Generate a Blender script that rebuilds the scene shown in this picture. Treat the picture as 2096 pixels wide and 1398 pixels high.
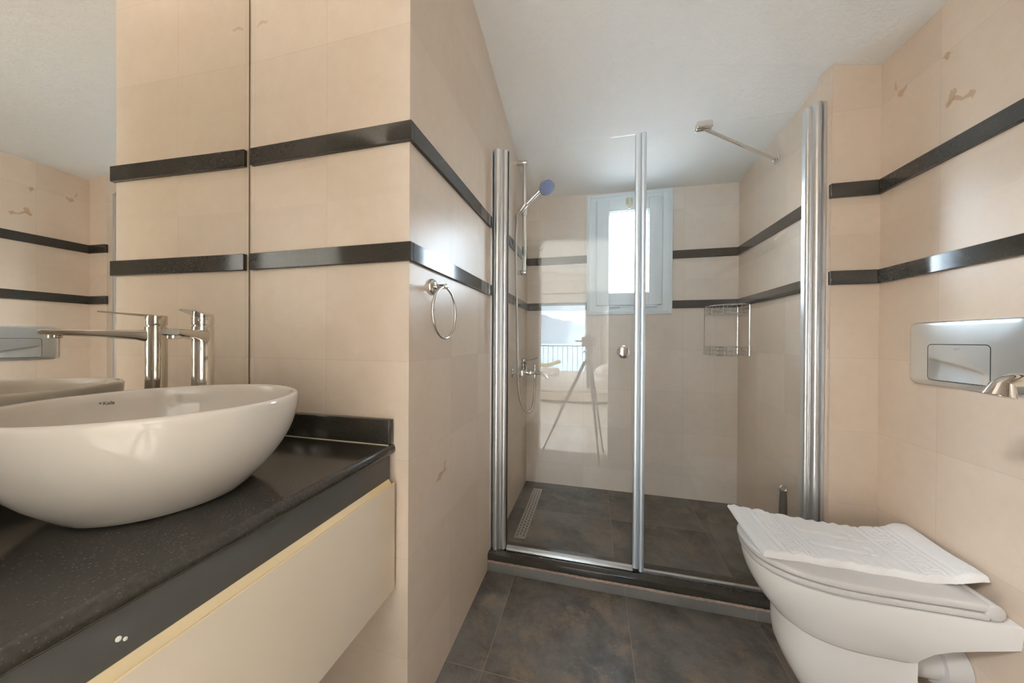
import bpy, bmesh, math, random
from mathutils import Vector, Matrix
import numpy as np
random.seed(7)
for o in list(bpy.data.objects): bpy.data.objects.remove(o, do_unlink=True)
SC = bpy.context.scene
COL = SC.collection
V = Vector
PI = math.pi

# ------------------------------------------------------------------ camera
F_PX, YAW, PIT, ROL = 667.0, 0.246304, -0.0044045, 0.0056732
CAM_H = 1.12
fw = V((-math.sin(YAW)*math.cos(PIT), math.cos(YAW)*math.cos(PIT), math.sin(PIT)))
rt = V((math.cos(YAW), math.sin(YAW), 0)); up = rt.cross(fw)
r2 = rt*math.cos(ROL) + up*math.sin(ROL); u2 = -rt*math.sin(ROL) + up*math.cos(ROL)
cd = bpy.data.cameras.new('camera'); cam = bpy.data.objects.new('camera', cd); COL.objects.link(cam)
cam.matrix_world = Matrix(((r2.x, u2.x, -fw.x, 0), (r2.y, u2.y, -fw.y, 0), (r2.z, u2.z, -fw.z, CAM_H), (0, 0, 0, 1)))
cd.sensor_width = 36.0; cd.lens = F_PX/2096*36.0; cd.clip_start = 0.01; cd.clip_end = 20000
SC.camera = cam

# ------------------------------------------------------------------ light, exposure
SC.view_settings.view_transform = 'Standard'; SC.view_settings.look = 'None'
SC.view_settings.gamma = 1.0; SC.view_settings.use_curve_mapping = False
SC.view_settings.exposure = 1.47
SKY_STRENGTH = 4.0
SUN_STRENGTH = 220.0
FILL_UPLIGHT = 9.0  # unseen uplighter added as bathroom fill
BEDROOM_FILL = 110.0  # unseen bedroom lamp added as fill
cy = SC.cycles
cy.use_denoising = True
cy.max_bounces = 14; cy.diffuse_bounces = 8; cy.glossy_bounces = 8; cy.transmission_bounces = 8
cy.transparent_max_bounces = 24
cy.caustics_reflective = True; cy.blur_glossy = 0.4; cy.caustics_refractive = False
cy.sample_clamp_indirect = 4.0
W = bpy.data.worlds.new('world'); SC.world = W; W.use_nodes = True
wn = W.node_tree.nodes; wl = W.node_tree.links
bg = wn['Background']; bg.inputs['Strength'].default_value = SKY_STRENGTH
tc = wn.new('ShaderNodeTexCoord'); sp = wn.new('ShaderNodeSeparateXYZ'); cr = wn.new('ShaderNodeValToRGB')
wl.new(tc.outputs['Generated'], sp.inputs[0]); wl.new(sp.outputs['Z'], cr.inputs[0])
cr.color_ramp.elements[0].position = 0.0; cr.color_ramp.elements[0].color = (0.86, 0.94, 1.0, 1)
cr.color_ramp.elements[1].position = 0.6; cr.color_ramp.elements[1].color = (0.55, 0.75, 1.0, 1)
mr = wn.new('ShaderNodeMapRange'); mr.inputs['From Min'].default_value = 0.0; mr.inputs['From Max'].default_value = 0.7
mr.inputs['To Min'].default_value = SKY_STRENGTH; mr.inputs['To Max'].default_value = SKY_STRENGTH*3.0      # sky boosted on the shower side, added to light the shower
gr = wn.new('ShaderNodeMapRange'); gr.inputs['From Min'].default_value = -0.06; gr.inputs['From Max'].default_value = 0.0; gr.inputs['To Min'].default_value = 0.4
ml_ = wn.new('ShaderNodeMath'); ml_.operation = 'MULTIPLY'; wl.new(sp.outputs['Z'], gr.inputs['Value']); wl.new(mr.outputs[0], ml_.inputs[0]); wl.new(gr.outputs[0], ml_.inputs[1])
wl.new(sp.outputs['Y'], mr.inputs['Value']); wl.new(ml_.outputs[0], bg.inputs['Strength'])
wl.new(cr.outputs[0], bg.inputs['Color'])
sl = bpy.data.lights.new('sun', 'SUN'); sl.energy = SUN_STRENGTH; sl.angle = 0.01; sl.color = (0.97, 0.97, 1.0)
so = bpy.data.objects.new('sun', sl); COL.objects.link(so)
so.rotation_euler = V((-0.9, 0.62, -0.6)).to_track_quat('-Z', 'Y').to_euler()
def portal(name, loc, rx, sx, sy):
    l = bpy.data.lights.new(name, 'AREA'); l.shape = 'RECTANGLE'; l.size = sx; l.size_y = sy; l.cycles.is_portal = True
    o = bpy.data.objects.new(name, l); COL.objects.link(o); o.location = loc; o.rotation_euler = (rx, 0, 0)
portal('daylight_portal_bedroom', (-1.2, -4.47, 1.0), PI/2, 2.1, 2.0)
portal('daylight_portal_shower', (0.228, 2.52, 1.72), -PI/2, 0.3, 0.62)

# ------------------------------------------------------------------ helpers
ORG = {}
class MB:
    def __init__(s): s.bm = bmesh.new()
    def box(s, a, b, bev=0.0, seg=2, mat=None):
        t = bmesh.new(); bmesh.ops.create_cube(t, size=1.0)
        c = [(a[i]+b[i])/2 for i in range(3)]; d = [abs(b[i]-a[i]) for i in range(3)]
        for v in t.verts: v.co = V((c[0]+v.co.x*d[0], c[1]+v.co.y*d[1], c[2]+v.co.z*d[2]))
        if bev > 0: bmesh.ops.bevel(t, geom=t.edges[:], offset=bev, segments=seg, profile=0.5, affect='EDGES')
        return s._merge(t, mat)
    def _merge(s, t, mat=None):
        if mat is not None: t.transform(mat)
        me = bpy.data.meshes.new('tmp'); t.to_mesh(me); t.free(); s.bm.from_mesh(me); bpy.data.meshes.remove(me); return s
    def cyl(s, p0, p1, r0, r1=None, seg=24, bev=0.0):
        p0 = V(p0); p1 = V(p1); r1 = r0 if r1 is None else r1
        L = (p1-p0).length; prof = [(0, 0)]
        if bev > 0: prof += [(r0-bev, 0), (r0-bev*0.3, bev*0.3), (r0, bev), (r1, L-bev), (r1-bev*0.3, L-bev*0.3), (r1-bev, L)]
        else: prof += [(r0, 0), (r1, L)]
        prof.append((0, L))
        q = V((0, 0, 1)).rotation_difference((p1-p0).normalized())
        return s.lathe(prof, seg, Matrix.Translation(p0) @ q.to_matrix().to_4x4())
    def lathe(s, prof, seg=48, mat=None, sx=1.0, sy=1.0):
        t = bmesh.new(); rings = []
        for r, z in prof:
            if r <= 1e-7: rings.append([t.verts.new((0, 0, z))])
            else: rings.append([t.verts.new((r*sx*math.cos(2*PI*k/seg), r*sy*math.sin(2*PI*k/seg), z)) for k in range(seg)])
        for A, B in zip(rings[:-1], rings[1:]):
            if len(A) == 1 and len(B) == 1: continue
            for k in range(seg):
                k2 = (k+1) % seg
                if len(A) == 1: t.faces.new((A[0], B[k2], B[k]))
                elif len(B) == 1: t.faces.new((A[k], A[k2], B[0]))
                else: t.faces.new((A[k], A[k2], B[k2], B[k]))
        bmesh.ops.recalc_face_normals(t, faces=t.faces[:])
        return s._merge(t, mat)
    def tube(s, pts, r, seg=12, closed=False, rad=None, flat=1.0):
        pts = [V(p) for p in pts]; n = len(pts); t = bmesh.new(); rings = []
        tan = []
        for i in range(n):
            if closed: d = pts[(i+1) % n]-pts[i-1]
            else: d = pts[min(i+1, n-1)]-pts[max(i-1, 0)]
            tan.append(d.normalized())
        ref = V((0, 0, 1)) if abs(tan[0].z) < 0.9 else V((1, 0, 0))
        u = tan[0].cross(ref).normalized()
        for i in range(n):
            if i > 0:
                q = tan[i-1].rotation_difference(tan[i]); u = (q @ u); u = (u-tan[i]*u.dot(tan[i])).normalized()
            w = tan[i].cross(u); rr = rad[i] if rad else r
            rings.append([t.verts.new(pts[i]+(u*math.cos(2*PI*k/seg)+w*math.sin(2*PI*k/seg)*flat)*rr) for k in range(seg)])
        m = n if closed else n-1
        for i in range(m):
            A = rings[i]; B = rings[(i+1) % n]
            for k in range(seg): t.faces.new((A[k], A[(k+1) % seg], B[(k+1) % seg], B[k]))
        if not closed: t.faces.new(rings[0][::-1]); t.faces.new(rings[-1])
        bmesh.ops.recalc_face_normals(t, faces=t.faces[:])
        return s._merge(t)
    def prism(s, poly, d0, d1, axis='z'):
        t = bmesh.new()
        def P(a, b, d): return {'z': (a, b, d), 'y': (a, d, b), 'x': (d, a, b)}[axis]
        A = [t.verts.new(P(a, b, d0)) for a, b in poly]; B = [t.verts.new(P(a, b, d1)) for a, b in poly]
        n = len(poly)
        for k in range(n): t.faces.new((A[k], A[(k+1) % n], B[(k+1) % n], B[k]))
        t.faces.new(A[::-1]); t.faces.new(B)
        bmesh.ops.recalc_face_normals(t, faces=t.faces[:])
        return s._merge(t)
    def loft(s, secs, cap=True):
        t = bmesh.new(); R = [[t.verts.new(p) for p in sec] for sec in secs]; n = len(secs[0])
        for A, B in zip(R[:-1], R[1:]):
            for k in range(n): t.faces.new((A[k], A[(k+1) % n], B[(k+1) % n], B[k]))
        if cap: t.faces.new(R[0][::-1]); t.faces.new(R[-1])
        bmesh.ops.recalc_face_normals(t, faces=t.faces[:])
        return s._merge(t)
    def ball(s, c, r, sc=(1, 1, 1), u=20, v=12, mat=None):
        t = bmesh.new(); bmesh.ops.create_uvsphere(t, u_segments=u, v_segments=v, radius=1.0)
        M = Matrix.Translation(c) @ (mat if mat is not None else Matrix()) @ Matrix.Diagonal((r*sc[0], r*sc[1], r*sc[2], 1))
        return s._merge(t, M)
    def build(s, name, mat, parent=None, ang=38, world0=False):
        me = bpy.data.meshes.new(name)
        if parent is not None: org = ORG[parent.name]
        elif world0: org = V((0, 0, 0))
        else:
            xs = [v.co.x for v in s.bm.verts]; ys = [v.co.y for v in s.bm.verts]; zs = [v.co.z for v in s.bm.verts]
            org = V(((min(xs)+max(xs))/2, (min(ys)+max(ys))/2, min(zs)))
        for v in s.bm.verts: v.co -= org
        s.bm.to_mesh(me); s.bm.free()
        for p in me.polygons: p.use_smooth = True
        me.set_sharp_from_angle(angle=math.radians(ang))
        me.materials.append(mat)
        o = bpy.data.objects.new(name, me); COL.objects.link(o)
        if parent is not None: o.parent = parent
        else: o.location = org
        ORG[o.name] = org
        return o
def thing(name, label, cat, loc, group=None):
    o = bpy.data.objects.new(name, None); o.empty_display_size = 0.05; COL.objects.link(o); o.location = loc
    ORG[o.name] = V(loc); return tag(o, label, cat, group)
def tag(o, label, cat, group=None, kind=None):
    o['label'] = label; o['category'] = cat
    if group: o['group'] = group
    if kind: o['kind'] = kind
    return o
def struct(o): o['kind'] = 'structure'; return o
def arc(cx, cz, r, a0, a1, n):
    return [(cx+r*math.cos(math.radians(a0+(a1-a0)*i/n)), cz+r*math.sin(math.radians(a0+(a1-a0)*i/n))) for i in range(n+1)]
def smooth(pts, n=8):
    P = [V(p) for p in pts]; out = []
    for i in range(len(P)-1):
        p0 = P[max(i-1, 0)]; p1 = P[i]; p2 = P[i+1]; p3 = P[min(i+2, len(P)-1)]
        for k in range(n):
            t = k/n
            out.append(0.5*((2*p1)+(p2-p0)*t+(2*p0-5*p1+4*p2-p3)*t*t+(3*p1-p0-3*p2+p3)*t**3))
    out.append(P[-1]); return out
def text_mesh(txt, size, extrude, shear=0.0, bold=0.0):
    c = bpy.data.curves.new('lettering', 'FONT'); c.body = txt; c.size = size; c.extrude = extrude; c.shear = shear; c.offset = bold
    o = bpy.data.objects.new('lettering', c); COL.objects.link(o)
    dg = bpy.context.evaluated_depsgraph_get(); dg.update()
    me = bpy.data.meshes.new_from_object(o.evaluated_get(dg))
    b = bmesh.new(); b.from_mesh(me); bpy.data.objects.remove(o); bpy.data.meshes.remove(me); bpy.data.curves.remove(c)
    return b

# ------------------------------------------------------------------ materials
class NT:
    def __init__(s, name):
        s.m = bpy.data.materials.new(name); s.m.use_nodes = True; s.t = s.m.node_tree
        s.p = s.t.nodes['Principled BSDF']; s.out = s.t.nodes['Material Output']
    def n(s, typ, **kw):
        x = s.t.nodes.new(typ)
        for k, v in kw.items(): setattr(x, k, v)
        return x
    def l(s, a, b): s.t.links.new(a, b)
    def math(s, op, a, b=None, c=None, clamp=False):
        x = s.n('ShaderNodeMath', operation=op); x.use_clamp = clamp
        for i, q in enumerate((a, b, c)):
            if q is None: continue
            if isinstance(q, (int, float)): x.inputs[i].default_value = q
            else: s.l(q, x.inputs[i])
        return x.outputs[0]
    def mix(s, f, a, b, blend='MIX'):
        x = s.n('ShaderNodeMix', data_type='RGBA', blend_type=blend)
        for i, q in ((0, f), (6, a), (7, b)):
            if isinstance(q, (int, float)): x.inputs[i].default_value = q
            elif isinstance(q, tuple): x.inputs[i].default_value = (*q, 1)
            else: s.l(q, x.inputs[i])
        return x.outputs[2]
    def noise(s, vec, scale, detail=3, rough=0.5, dist=0.0):
        x = s.n('ShaderNodeTexNoise'); x.inputs['Scale'].default_value = scale; x.inputs['Detail'].default_value = detail
        x.inputs['Roughness'].default_value = rough; x.inputs['Distortion'].default_value = dist
        if vec is not None: s.l(vec, x.inputs['Vector'])
        return x.outputs['Fac']
    def ramp(s, f, a, b):
        x = s.n('ShaderNodeMapRange'); x.inputs['From Min'].default_value = a; x.inputs['From Max'].default_value = b
        s.l(f, x.inputs['Value']); return x.outputs[0]
    def obj(s): return s.n('ShaderNodeTexCoord').outputs['Object']
    def bump(s, h, strength, dist):
        x = s.n('ShaderNodeBump'); x.inputs['Strength'].default_value = strength; x.inputs['Distance'].default_value = dist
        s.l(h, x.inputs['Height']); s.l(x.outputs[0], s.p.inputs['Normal'])
    def set(s, **kw):
        mp = dict(col='Base Color', rough='Roughness', metal='Metallic', spec='Specular IOR Level', coat='Coat Weight', crough='Coat Roughness', ior='IOR', sheen='Sheen Weight')
        for k, v in kw.items():
            i = s.p.inputs[mp[k]]
            if isinstance(v, tuple): i.default_value = (*v, 1)
            elif isinstance(v, (int, float)): i.default_value = v
            else: s.l(v, i)
        return s
def plain(name, col, rough=0.5, metal=0.0, var=0.06, scale=8.0, **kw):
    t = NT(name); nz = t.noise(t.obj(), scale, 3)
    lo = tuple(c*(1-var) for c in col); hi = tuple(min(1.0, c*(1+var)) for c in col)
    t.set(col=t.mix(nz, lo, hi), rough=rough, metal=metal, **kw); return t.m

def marble(name, offx=0.0, offy=0.0, tw=0.275, stains=(), rough=0.27, tint=(1.0, 1.0, 1.0)):
    t = NT(name); pos = t.obj(); s3 = t.n('ShaderNodeSeparateXYZ'); t.l(pos, s3.inputs[0])
    g = t.n('ShaderNodeNewGeometry'); sn = t.n('ShaderNodeSeparateXYZ'); t.l(g.outputs['True Normal'], sn.inputs[0])
    isx = t.math('GREATER_THAN', t.math('ABSOLUTE', sn.outputs['X']), 0.7)
    x, y, z = s3.outputs
    ux = t.math('SUBTRACT', x, offx); uy = t.math('SUBTRACT', y, offy)
    u = t.math('ADD', t.math('MULTIPLY', uy, isx), t.math('MULTIPLY', ux, t.math('SUBTRACT', 1.0, isx)))
    uu = t.math('DIVIDE', u, tw)
    top = t.math('GREATER_THAN', z, 1.55)
    zl = t.math('DIVIDE', t.math('SUBTRACT', z, 1.334), 0.275); zu = t.math('DIVIDE', t.math('SUBTRACT', z, 1.717), 0.275)
    zz = t.math('ADD', t.math('MULTIPLY', zu, top), t.math('MULTIPLY', zl, t.math('SUBTRACT', 1.0, top)))
    def line(c, w):
        f = t.math('FRACT', t.math('ADD', c, 100.0)); d = t.math('MINIMUM', f, t.math('SUBTRACT', 1.0, f))
        return t.math('LESS_THAN', d, w)
    band = t.math('MULTIPLY', t.math('GREATER_THAN', z, 1.35), t.math('LESS_THAN', z, 1.70))
    lh = t.math('MULTIPLY', line(zz, 0.0028), t.math('SUBTRACT', 1.0, band)); lv = line(uu, 0.0028)
    joint = t.math('MAXIMUM', lh, lv)
    cid = t.n('ShaderNodeCombineXYZ'); t.l(t.math('FLOOR', uu), cid.inputs[0]); t.l(t.math('FLOOR', t.math('ADD', zz, t.math('MULTIPLY', band, 40.3))), cid.inputs[1]); t.l(isx, cid.inputs[2])
    wnz = t.n('ShaderNodeTexWhiteNoise', noise_dimensions='3D'); t.l(cid.outputs[0], wnz.inputs['Vector'])
    big = t.noise(pos, 2.6, 4, 0.55); fine = t.noise(pos, 26, 6, 0.65); mott = t.noise(pos, 9, 5, 0.6, 0.8)
    c = t.mix(t.ramp(big, 0.3, 0.7), (0.685, 0.575, 0.475), (0.655, 0.535, 0.43))
    c = t.mix(t.math('MULTIPLY', t.ramp(mott, 0.45, 0.75), 0.35), c, (0.61, 0.495, 0.39))
    c = t.mix(t.math('MULTIPLY', t.ramp(fine, 0.4, 0.7), 0.22), c, (0.75, 0.655, 0.56))
    c = t.mix(1.0, c, t.mix(wnz.outputs['Value'], (0.945, 0.94, 0.93), (1.03, 1.03, 1.03)), 'MULTIPLY')
    c = t.mix(1.0, c, tint, 'MULTIPLY')
    # thin ochre veins
    v1 = t.noise(pos, 1.9, 2, 0.45, 0.6); vd = t.math('ABSOLUTE', t.math('SUBTRACT', v1, 0.5))
    vein = t.math('MULTIPLY', t.math('LESS_THAN', vd, 0.0016), t.ramp(t.noise(pos, 3.1, 1), 0.52, 0.62))
    c = t.mix(t.math('MULTIPLY', vein, 0.12, clamp=True), c, (0.60, 0.40, 0.23))
    # fossil marks with shapes of their own
    if stains:
        wob = t.n('ShaderNodeTexNoise'); wob.inputs['Scale'].default_value = 38; wob.inputs['Detail'].default_value = 3; t.l(pos, wob.inputs['Vector'])
        ws = t.n('ShaderNodeSeparateColor'); t.l(wob.outputs['Color'], ws.inputs[0])
        du = t.math('MULTIPLY', t.math('SUBTRACT', ws.outputs[0], 0.5), 0.045); dz = t.math('MULTIPLY', t.math('SUBTRACT', ws.outputs[1], 0.5), 0.045)
        for ax, su, sz, ru, rz, rot, amt in stains:
            w = y if ax == 'x' else x
            a = t.math('ADD', t.math('SUBTRACT', w, su), du); b = t.math('ADD', t.math('SUBTRACT', z, sz), dz)
            ca, sa = math.cos(rot), math.sin(rot)
            e = t.math('DIVIDE', t.math('ADD', t.math('MULTIPLY', a, ca), t.math('MULTIPLY', b, sa)), ru)
            h = t.math('DIVIDE', t.math('SUBTRACT', t.math('MULTIPLY', b, ca), t.math('MULTIPLY', a, sa)), rz)
            d = t.math('ADD', t.math('MULTIPLY', e, e), t.math('MULTIPLY', h, h))
            msk = t.ramp(d, 1.15, 0.6)
            m2 = isx if ax == 'x' else t.math('SUBTRACT', 1.0, isx)
            c = t.mix(t.math('MULTIPLY', t.math('MULTIPLY', msk, m2), amt, clamp=True), c, (0.40, 0.24, 0.11))
    c = t.mix(t.math('MULTIPLY', joint, 0.30), c, (0.36, 0.28, 0.20))
    t.set(col=c, rough=t.math('ADD', rough, t.math('MULTIPLY', fine, 0.08)), spec=0.42)
    t.bump(t.math('SUBTRACT', t.math('MULTIPLY', fine, 0.15), joint), 0.12, 0.002)
    return t.m

def granite(name, rough=0.1):
    t = NT(name); p = t.obj(); v = t.n('ShaderNodeTexVoronoi'); v.inputs['Scale'].default_value = 700; t.l(p, v.inputs['Vector'])
    ln = t.n('ShaderNodeVectorMath', operation='LENGTH'); t.l(v.outputs['Color'], ln.inputs[0])
    fl = t.math('GREATER_THAN', ln.outputs['Value'], 1.42)
    n2 = t.noise(p, 160, 3)
    c = t.mix(t.ramp(n2, 0.35, 0.75), (0.030, 0.027, 0.022), (0.043, 0.038, 0.031))
    c = t.mix(t.math('MULTIPLY', fl, 0.35), c, (0.12, 0.11, 0.09))
    t.set(col=c, rough=rough, spec=0.6); return t.m

def stone_floor(name, ox, oy, tile=0.4985, light=1.0, warm=1.0):
    t = NT(name); p = t.obj(); s3 = t.n('ShaderNodeSeparateXYZ'); t.l(p, s3.inputs[0])
    u = t.math('DIVIDE', t.math('SUBTRACT', s3.outputs[0], ox), tile); w = t.math('DIVIDE', t.math('SUBTRACT', s3.outputs[1], oy), tile)
    def line(c, wd):
        f = t.math('FRACT', t.math('ADD', c, 100.0)); d = t.math('MINIMUM', f, t.math('SUBTRACT', 1.0, f)); return t.math('LESS_THAN', d, wd)
    j = t.math('MAXIMUM', line(u, 0.003), line(w, 0.003))
    cid = t.n('ShaderNodeCombineXYZ'); t.l(t.math('FLOOR', u), cid.inputs[0]); t.l(t.math('FLOOR', w), cid.inputs[1])
    wnz = t.n('ShaderNodeTexWhiteNoise', noise_dimensions='3D'); t.l(cid.outputs[0], wnz.inputs['Vector'])
    off = t.n('ShaderNodeVectorMath', operation='MULTIPLY_ADD'); t.l(wnz.outputs['Color'], off.inputs[0]); off.inputs[1].default_value = (9, 9, 9); t.l(p, off.inputs[2])
    q = off.outputs[0]
    a = t.noise(q, 3.0, 10, 0.72, 0.2); b = t.noise(q, 6.5, 10, 0.76, 0.25); f = t.noise(q, 60, 5, 0.75); sc = t.noise(q, 13, 10, 0.82, 0.2)
    c = t.mix(t.ramp(a, 0.38, 0.62), (0.050, 0.043, 0.034), (0.170, 0.155, 0.134))
    c = t.mix(t.math('MULTIPLY', t.ramp(b, 0.50, 0.63), 0.85), c, (0.23*warm, 0.165, 0.108))
    c = t.mix(t.math('MULTIPLY', t.ramp(sc, 0.54, 0.66), 0.6), c, (0.20, 0.165, 0.125))
    c = t.mix(t.math('MULTIPLY', t.ramp(f, 0.60, 0.68), 0.4), c, (0.28, 0.25, 0.21))
    if light > 1: c = t.mix(0.8, c, (0.066*light, 0.064*light, 0.061*light))
    c = t.mix(t.math('MULTIPLY', j, 0.75), c, (0.26, 0.21, 0.16))
    t.set(col=c, rough=t.math('ADD', 0.27, t.math('MULTIPLY', b, 0.22)), spec=0.55)
    t.bump(t.math('SUBTRACT', t.math('MULTIPLY', b, 0.4), j), 0.18, 0.002)
    return t.m

def plaster(name, col, amt=0.5, scale=75):
    t = NT(name); p = t.obj()
    n1 = t.noise(p, scale, 5, 0.6, 0.35); n2 = t.noise(p, scale*0.28, 3, 0.5)
    t.set(col=t.mix(n2, tuple(c*0.97 for c in col), col), rough=0.85, spec=0.2)
    t.bump(t.math('ADD', n1, t.math('MULTIPLY', n2, 0.7)), amt, 0.006); return t.m

def sheet_glass(name, tint):
    t = NT(name); t.t.nodes.remove(t.p)
    g = t.n('ShaderNodeNewGeometry'); d = t.n('ShaderNodeVectorMath', operation='DOT_PRODUCT')
    t.l(g.outputs['Normal'], d.inputs[0]); t.l(g.outputs['Incoming'], d.inputs[1])
    k = t.math('SUBTRACT', 1.0, t.math('ABSOLUTE', d.outputs['Value']))
    fr = t.math('ADD', 0.037, t.math('MULTIPLY', t.math('POWER', k, 5.0), 0.9), clamp=True)
    a = t.n('ShaderNodeBsdfTransparent'); a.inputs[0].default_value = (*tint, 1)
    b = t.n('ShaderNodeBsdfGlossy'); b.inputs['Roughness'].default_value = 0.0; b.inputs[0].default_value = (1, 1, 1, 1)
    mx = t.n('ShaderNodeMixShader'); t.l(fr, mx.inputs[0]); t.l(a.outputs[0], mx.inputs[1]); t.l(b.outputs[0], mx.inputs[2])
    t.l(mx.outputs[0], t.out.inputs[0]); return t.m

M_TILE_L = marble('marble_left', offx=-0.495, offy=0.803, stains=[('x', 1.00, 0.665, 0.042, 0.008, 0.25, 0.6), ('x', 1.035, 0.69, 0.008, 0.020, -0.5, 0.55), ('y', -1.015, 2.11, 0.02, 0.009, 0.4, 0.4)])
M_TILE_R = marble('marble_right', offx=0.872, offy=1.505-0.218, stains=[('x', 1.23, 1.826, 0.038, 0.009, 0.35, 0.6), ('x', 1.255, 1.842, 0.008, 0.024, 0.3, 0.6), ('x', 1.272, 1.98, 0.007, 0.018, -0.5, 0.65), ('x', 1.415, 1.985, 0.017, 0.008, -0.6, 0.55), ('x', 1.44, 2.02, 0.006, 0.018, 0.2, 0.4)])
M_TILE_B = marble('marble_back', offx=0.57, offy=0.0, tw=0.32, tint=(1.09, 1.16, 1.26))  # cooler, brighter tint paints bluish shower light into the tile colour
M_GRANITE = granite('black_granite', 0.09)
M_GRANITE_TOP = granite('black_granite_top', 0.16)
M_FLOOR = stone_floor('stone_tile', 0.141, 1.042)
M_SHFLOOR = stone_floor('stone_tile_shower', 0.10, 1.975, warm=0.9)
M_RISER = stone_floor('stone_tile_riser', 0.141-0.19, 0.9, light=2.6)
M_CEIL = plaster('white_plaster', (0.86, 0.85, 0.83))
M_BED_WALL = plaster('cream_plaster', (0.82, 0.80, 0.76), 0.1)
M_CHROME = plain('chrome', (0.78, 0.77, 0.75), 0.07, 1.0, 0.02)
M_CHROME_W = plain('faucet_chrome', (0.72, 0.69, 0.64), 0.09, 1.0, 0.02)
M_ALU = plain('brushed_aluminium', (0.77, 0.79, 0.81), 0.32, 1.0, 0.03)
M_ALUS = plain('pale_aluminium_seal', (0.78, 0.87, 0.94), 0.38, 0.8, 0.03)
M_STEEL = plain('satin_steel', (0.62, 0.64, 0.65), 0.36, 1.0, 0.04, 30)
M_CERAMIC = plain('white_ceramic', (0.635, 0.58, 0.52), 0.07, 0.0, 0.01, spec=0.55)
M_CERAMIC_T = plain('toilet_ceramic', (0.80, 0.79, 0.775), 0.1, 0.0, 0.01, spec=0.5)
M_PLAST_T = plain('white_seat_plastic', (0.61, 0.60, 0.59), 0.22, 0.0, 0.01)
M_PVC = plain('white_plastic_frame', (0.79, 0.86, 0.90), 0.32, 0.0, 0.02)
M_CREAM = plain('cream_lacquer', (0.70, 0.60, 0.48), 0.42, 0.0, 0.02)
M_CREAM_EDGE = plain('cream_lacquer_edge', (0.82, 0.66, 0.42), 0.4, 0.0, 0.02)
M_GREY = plain('grey_lacquer', (0.085, 0.083, 0.078), 0.38, 0.0, 0.04)
M_CHIP = plain('bare_white_chip', (0.80, 0.78, 0.72), 0.5)
M_SEAL = plain('sealant', (0.62, 0.56, 0.42), 0.6)
M_BLACKR = plain('dark_rubber', (0.02, 0.02, 0.02), 0.6)
M_DARKM = plain('dark_grey_plastic', (0.10, 0.10, 0.095), 0.45)
M_BRUSH = plain('grey_brush_plastic', (0.19, 0.17, 0.145), 0.45)
M_BLUE = plain('blue_nozzle_face', (0.16, 0.24, 0.47), 0.35)
M_MIRROR = NT('mirror_silver').set(col=(0.90, 0.885, 0.84), rough=0.0, metal=1.0).m
M_MEDGE = plain('mirror_edge', (0.10, 0.085, 0.05), 0.3)
M_GLASS = sheet_glass('shower_glass', (0.99, 0.996, 0.992))
M_WINGL = sheet_glass('window_glass', (0.97, 0.98, 0.98))
M_SEALC = NT('clear_seal_plastic').set(col=(0.70, 0.76, 0.80), rough=0.2, spec=0.6).m
M_LINEN = plain('white_linen', (0.82, 0.80, 0.76), 0.8)
M_WOOD = plain('pale_wood', (0.50, 0.33, 0.19), 0.5, 0.0, 0.15, 20)
M_BBASE = plain('pale_bed_fabric', (0.62, 0.54, 0.45), 0.8)
M_BFLOOR = plain('pale_floor_tile', (0.68, 0.65, 0.60), 0.25, 0.0, 0.04, 3)
M_CURT = plain('grey_curtain', (0.52, 0.51, 0.49), 0.85)
M_YEL = plain('pale_yellow_towel', (0.72, 0.66, 0.38), 0.9)
M_SEA = plain('sea_water', (0.055, 0.095, 0.12), 0.45, 0.0, 0.05, 0.01)
M_HILL = plain('hazy_hill', (0.055, 0.088, 0.108), 0.9, 0.0, 0.2, 0.01)  # distance haze painted into the base colour
M_RAIL = plain('grey_railing_paint', (0.12, 0.13, 0.14), 0.4)
M_BODY = plain('camera_black', (0.025, 0.025, 0.025), 0.45)
M_LEGS = plain('tripod_grey', (0.05, 0.05, 0.05), 0.4)
M_CLEAR = plain('clear_plastic_dish', (0.62, 0.64, 0.64), 0.15)

# ------------------------------------------------------------------ room shell
XL, YC, YF, XR, YB = -0.495, 0.803, 1.50, 1.022, 2.36
XSL, XSR, XJ = -0.48, 0.889, 0.872
ZT = 3.35
KM, XM = 0.027, -1.063                       # vanity wall: normal (1, KM), through (XM, YC)
def mx(y): return XM-KM*(y-YC)
m = MB(); m.box((-1.4, -0.22, -0.12), (1.3, YF+0.02, 0.0)); struct(m.build('floor', M_FLOOR, world0=True))
m = MB(); m.box((-0.6, YF+0.02, -0.12), (1.1, YB+0.1, 0.08)); struct(m.build('floor_shower', M_SHFLOOR, world0=True))
m = MB(); m.prism([(-1.4, YC), (XL, YC), (XL, 1.50), (XSL, 1.80), (XSL, YB+0.1), (-1.4, YB+0.1)], -0.1, ZT); struct(m.build('wall_left', M_TILE_L, world0=True))
m = MB(); m.prism([(XR, -0.22), (1.3, -0.22), (1.3, YB+0.1), (XSR, YB+0.1), (XSR, 1.58), (XJ, 1.58), (XJ, YF), (XR, YF)], -0.1, ZT); struct(m.build('wall_right', M_TILE_R, world0=True))
WX0, WX1, WZ0, WZ1 = 0.0, 0.45, 1.345, 2.10
m = MB(); m.box((-0.6, YB, -0.1), (WX0, YB+0.2, ZT)); m.box((WX1, YB, -0.1), (1.1, YB+0.2, ZT))
m.box((WX0, YB, -0.1), (WX1, YB+0.2, WZ0)); m.box((WX0, YB, WZ1), (WX1, YB+0.2, ZT)); struct(m.build('wall_back', M_TILE_B, world0=True))
m = MB(); m.prism([(mx(-0.22)-0.012, -0.22), (mx(YC)-0.012, YC), (-1.4, YC), (-1.4, -0.22)], -0.1, ZT); struct(m.build('wall_vanity', M_TILE_B, world0=True))
DX0, DX1, DZ = -0.55, 0.15, 2.12
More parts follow.
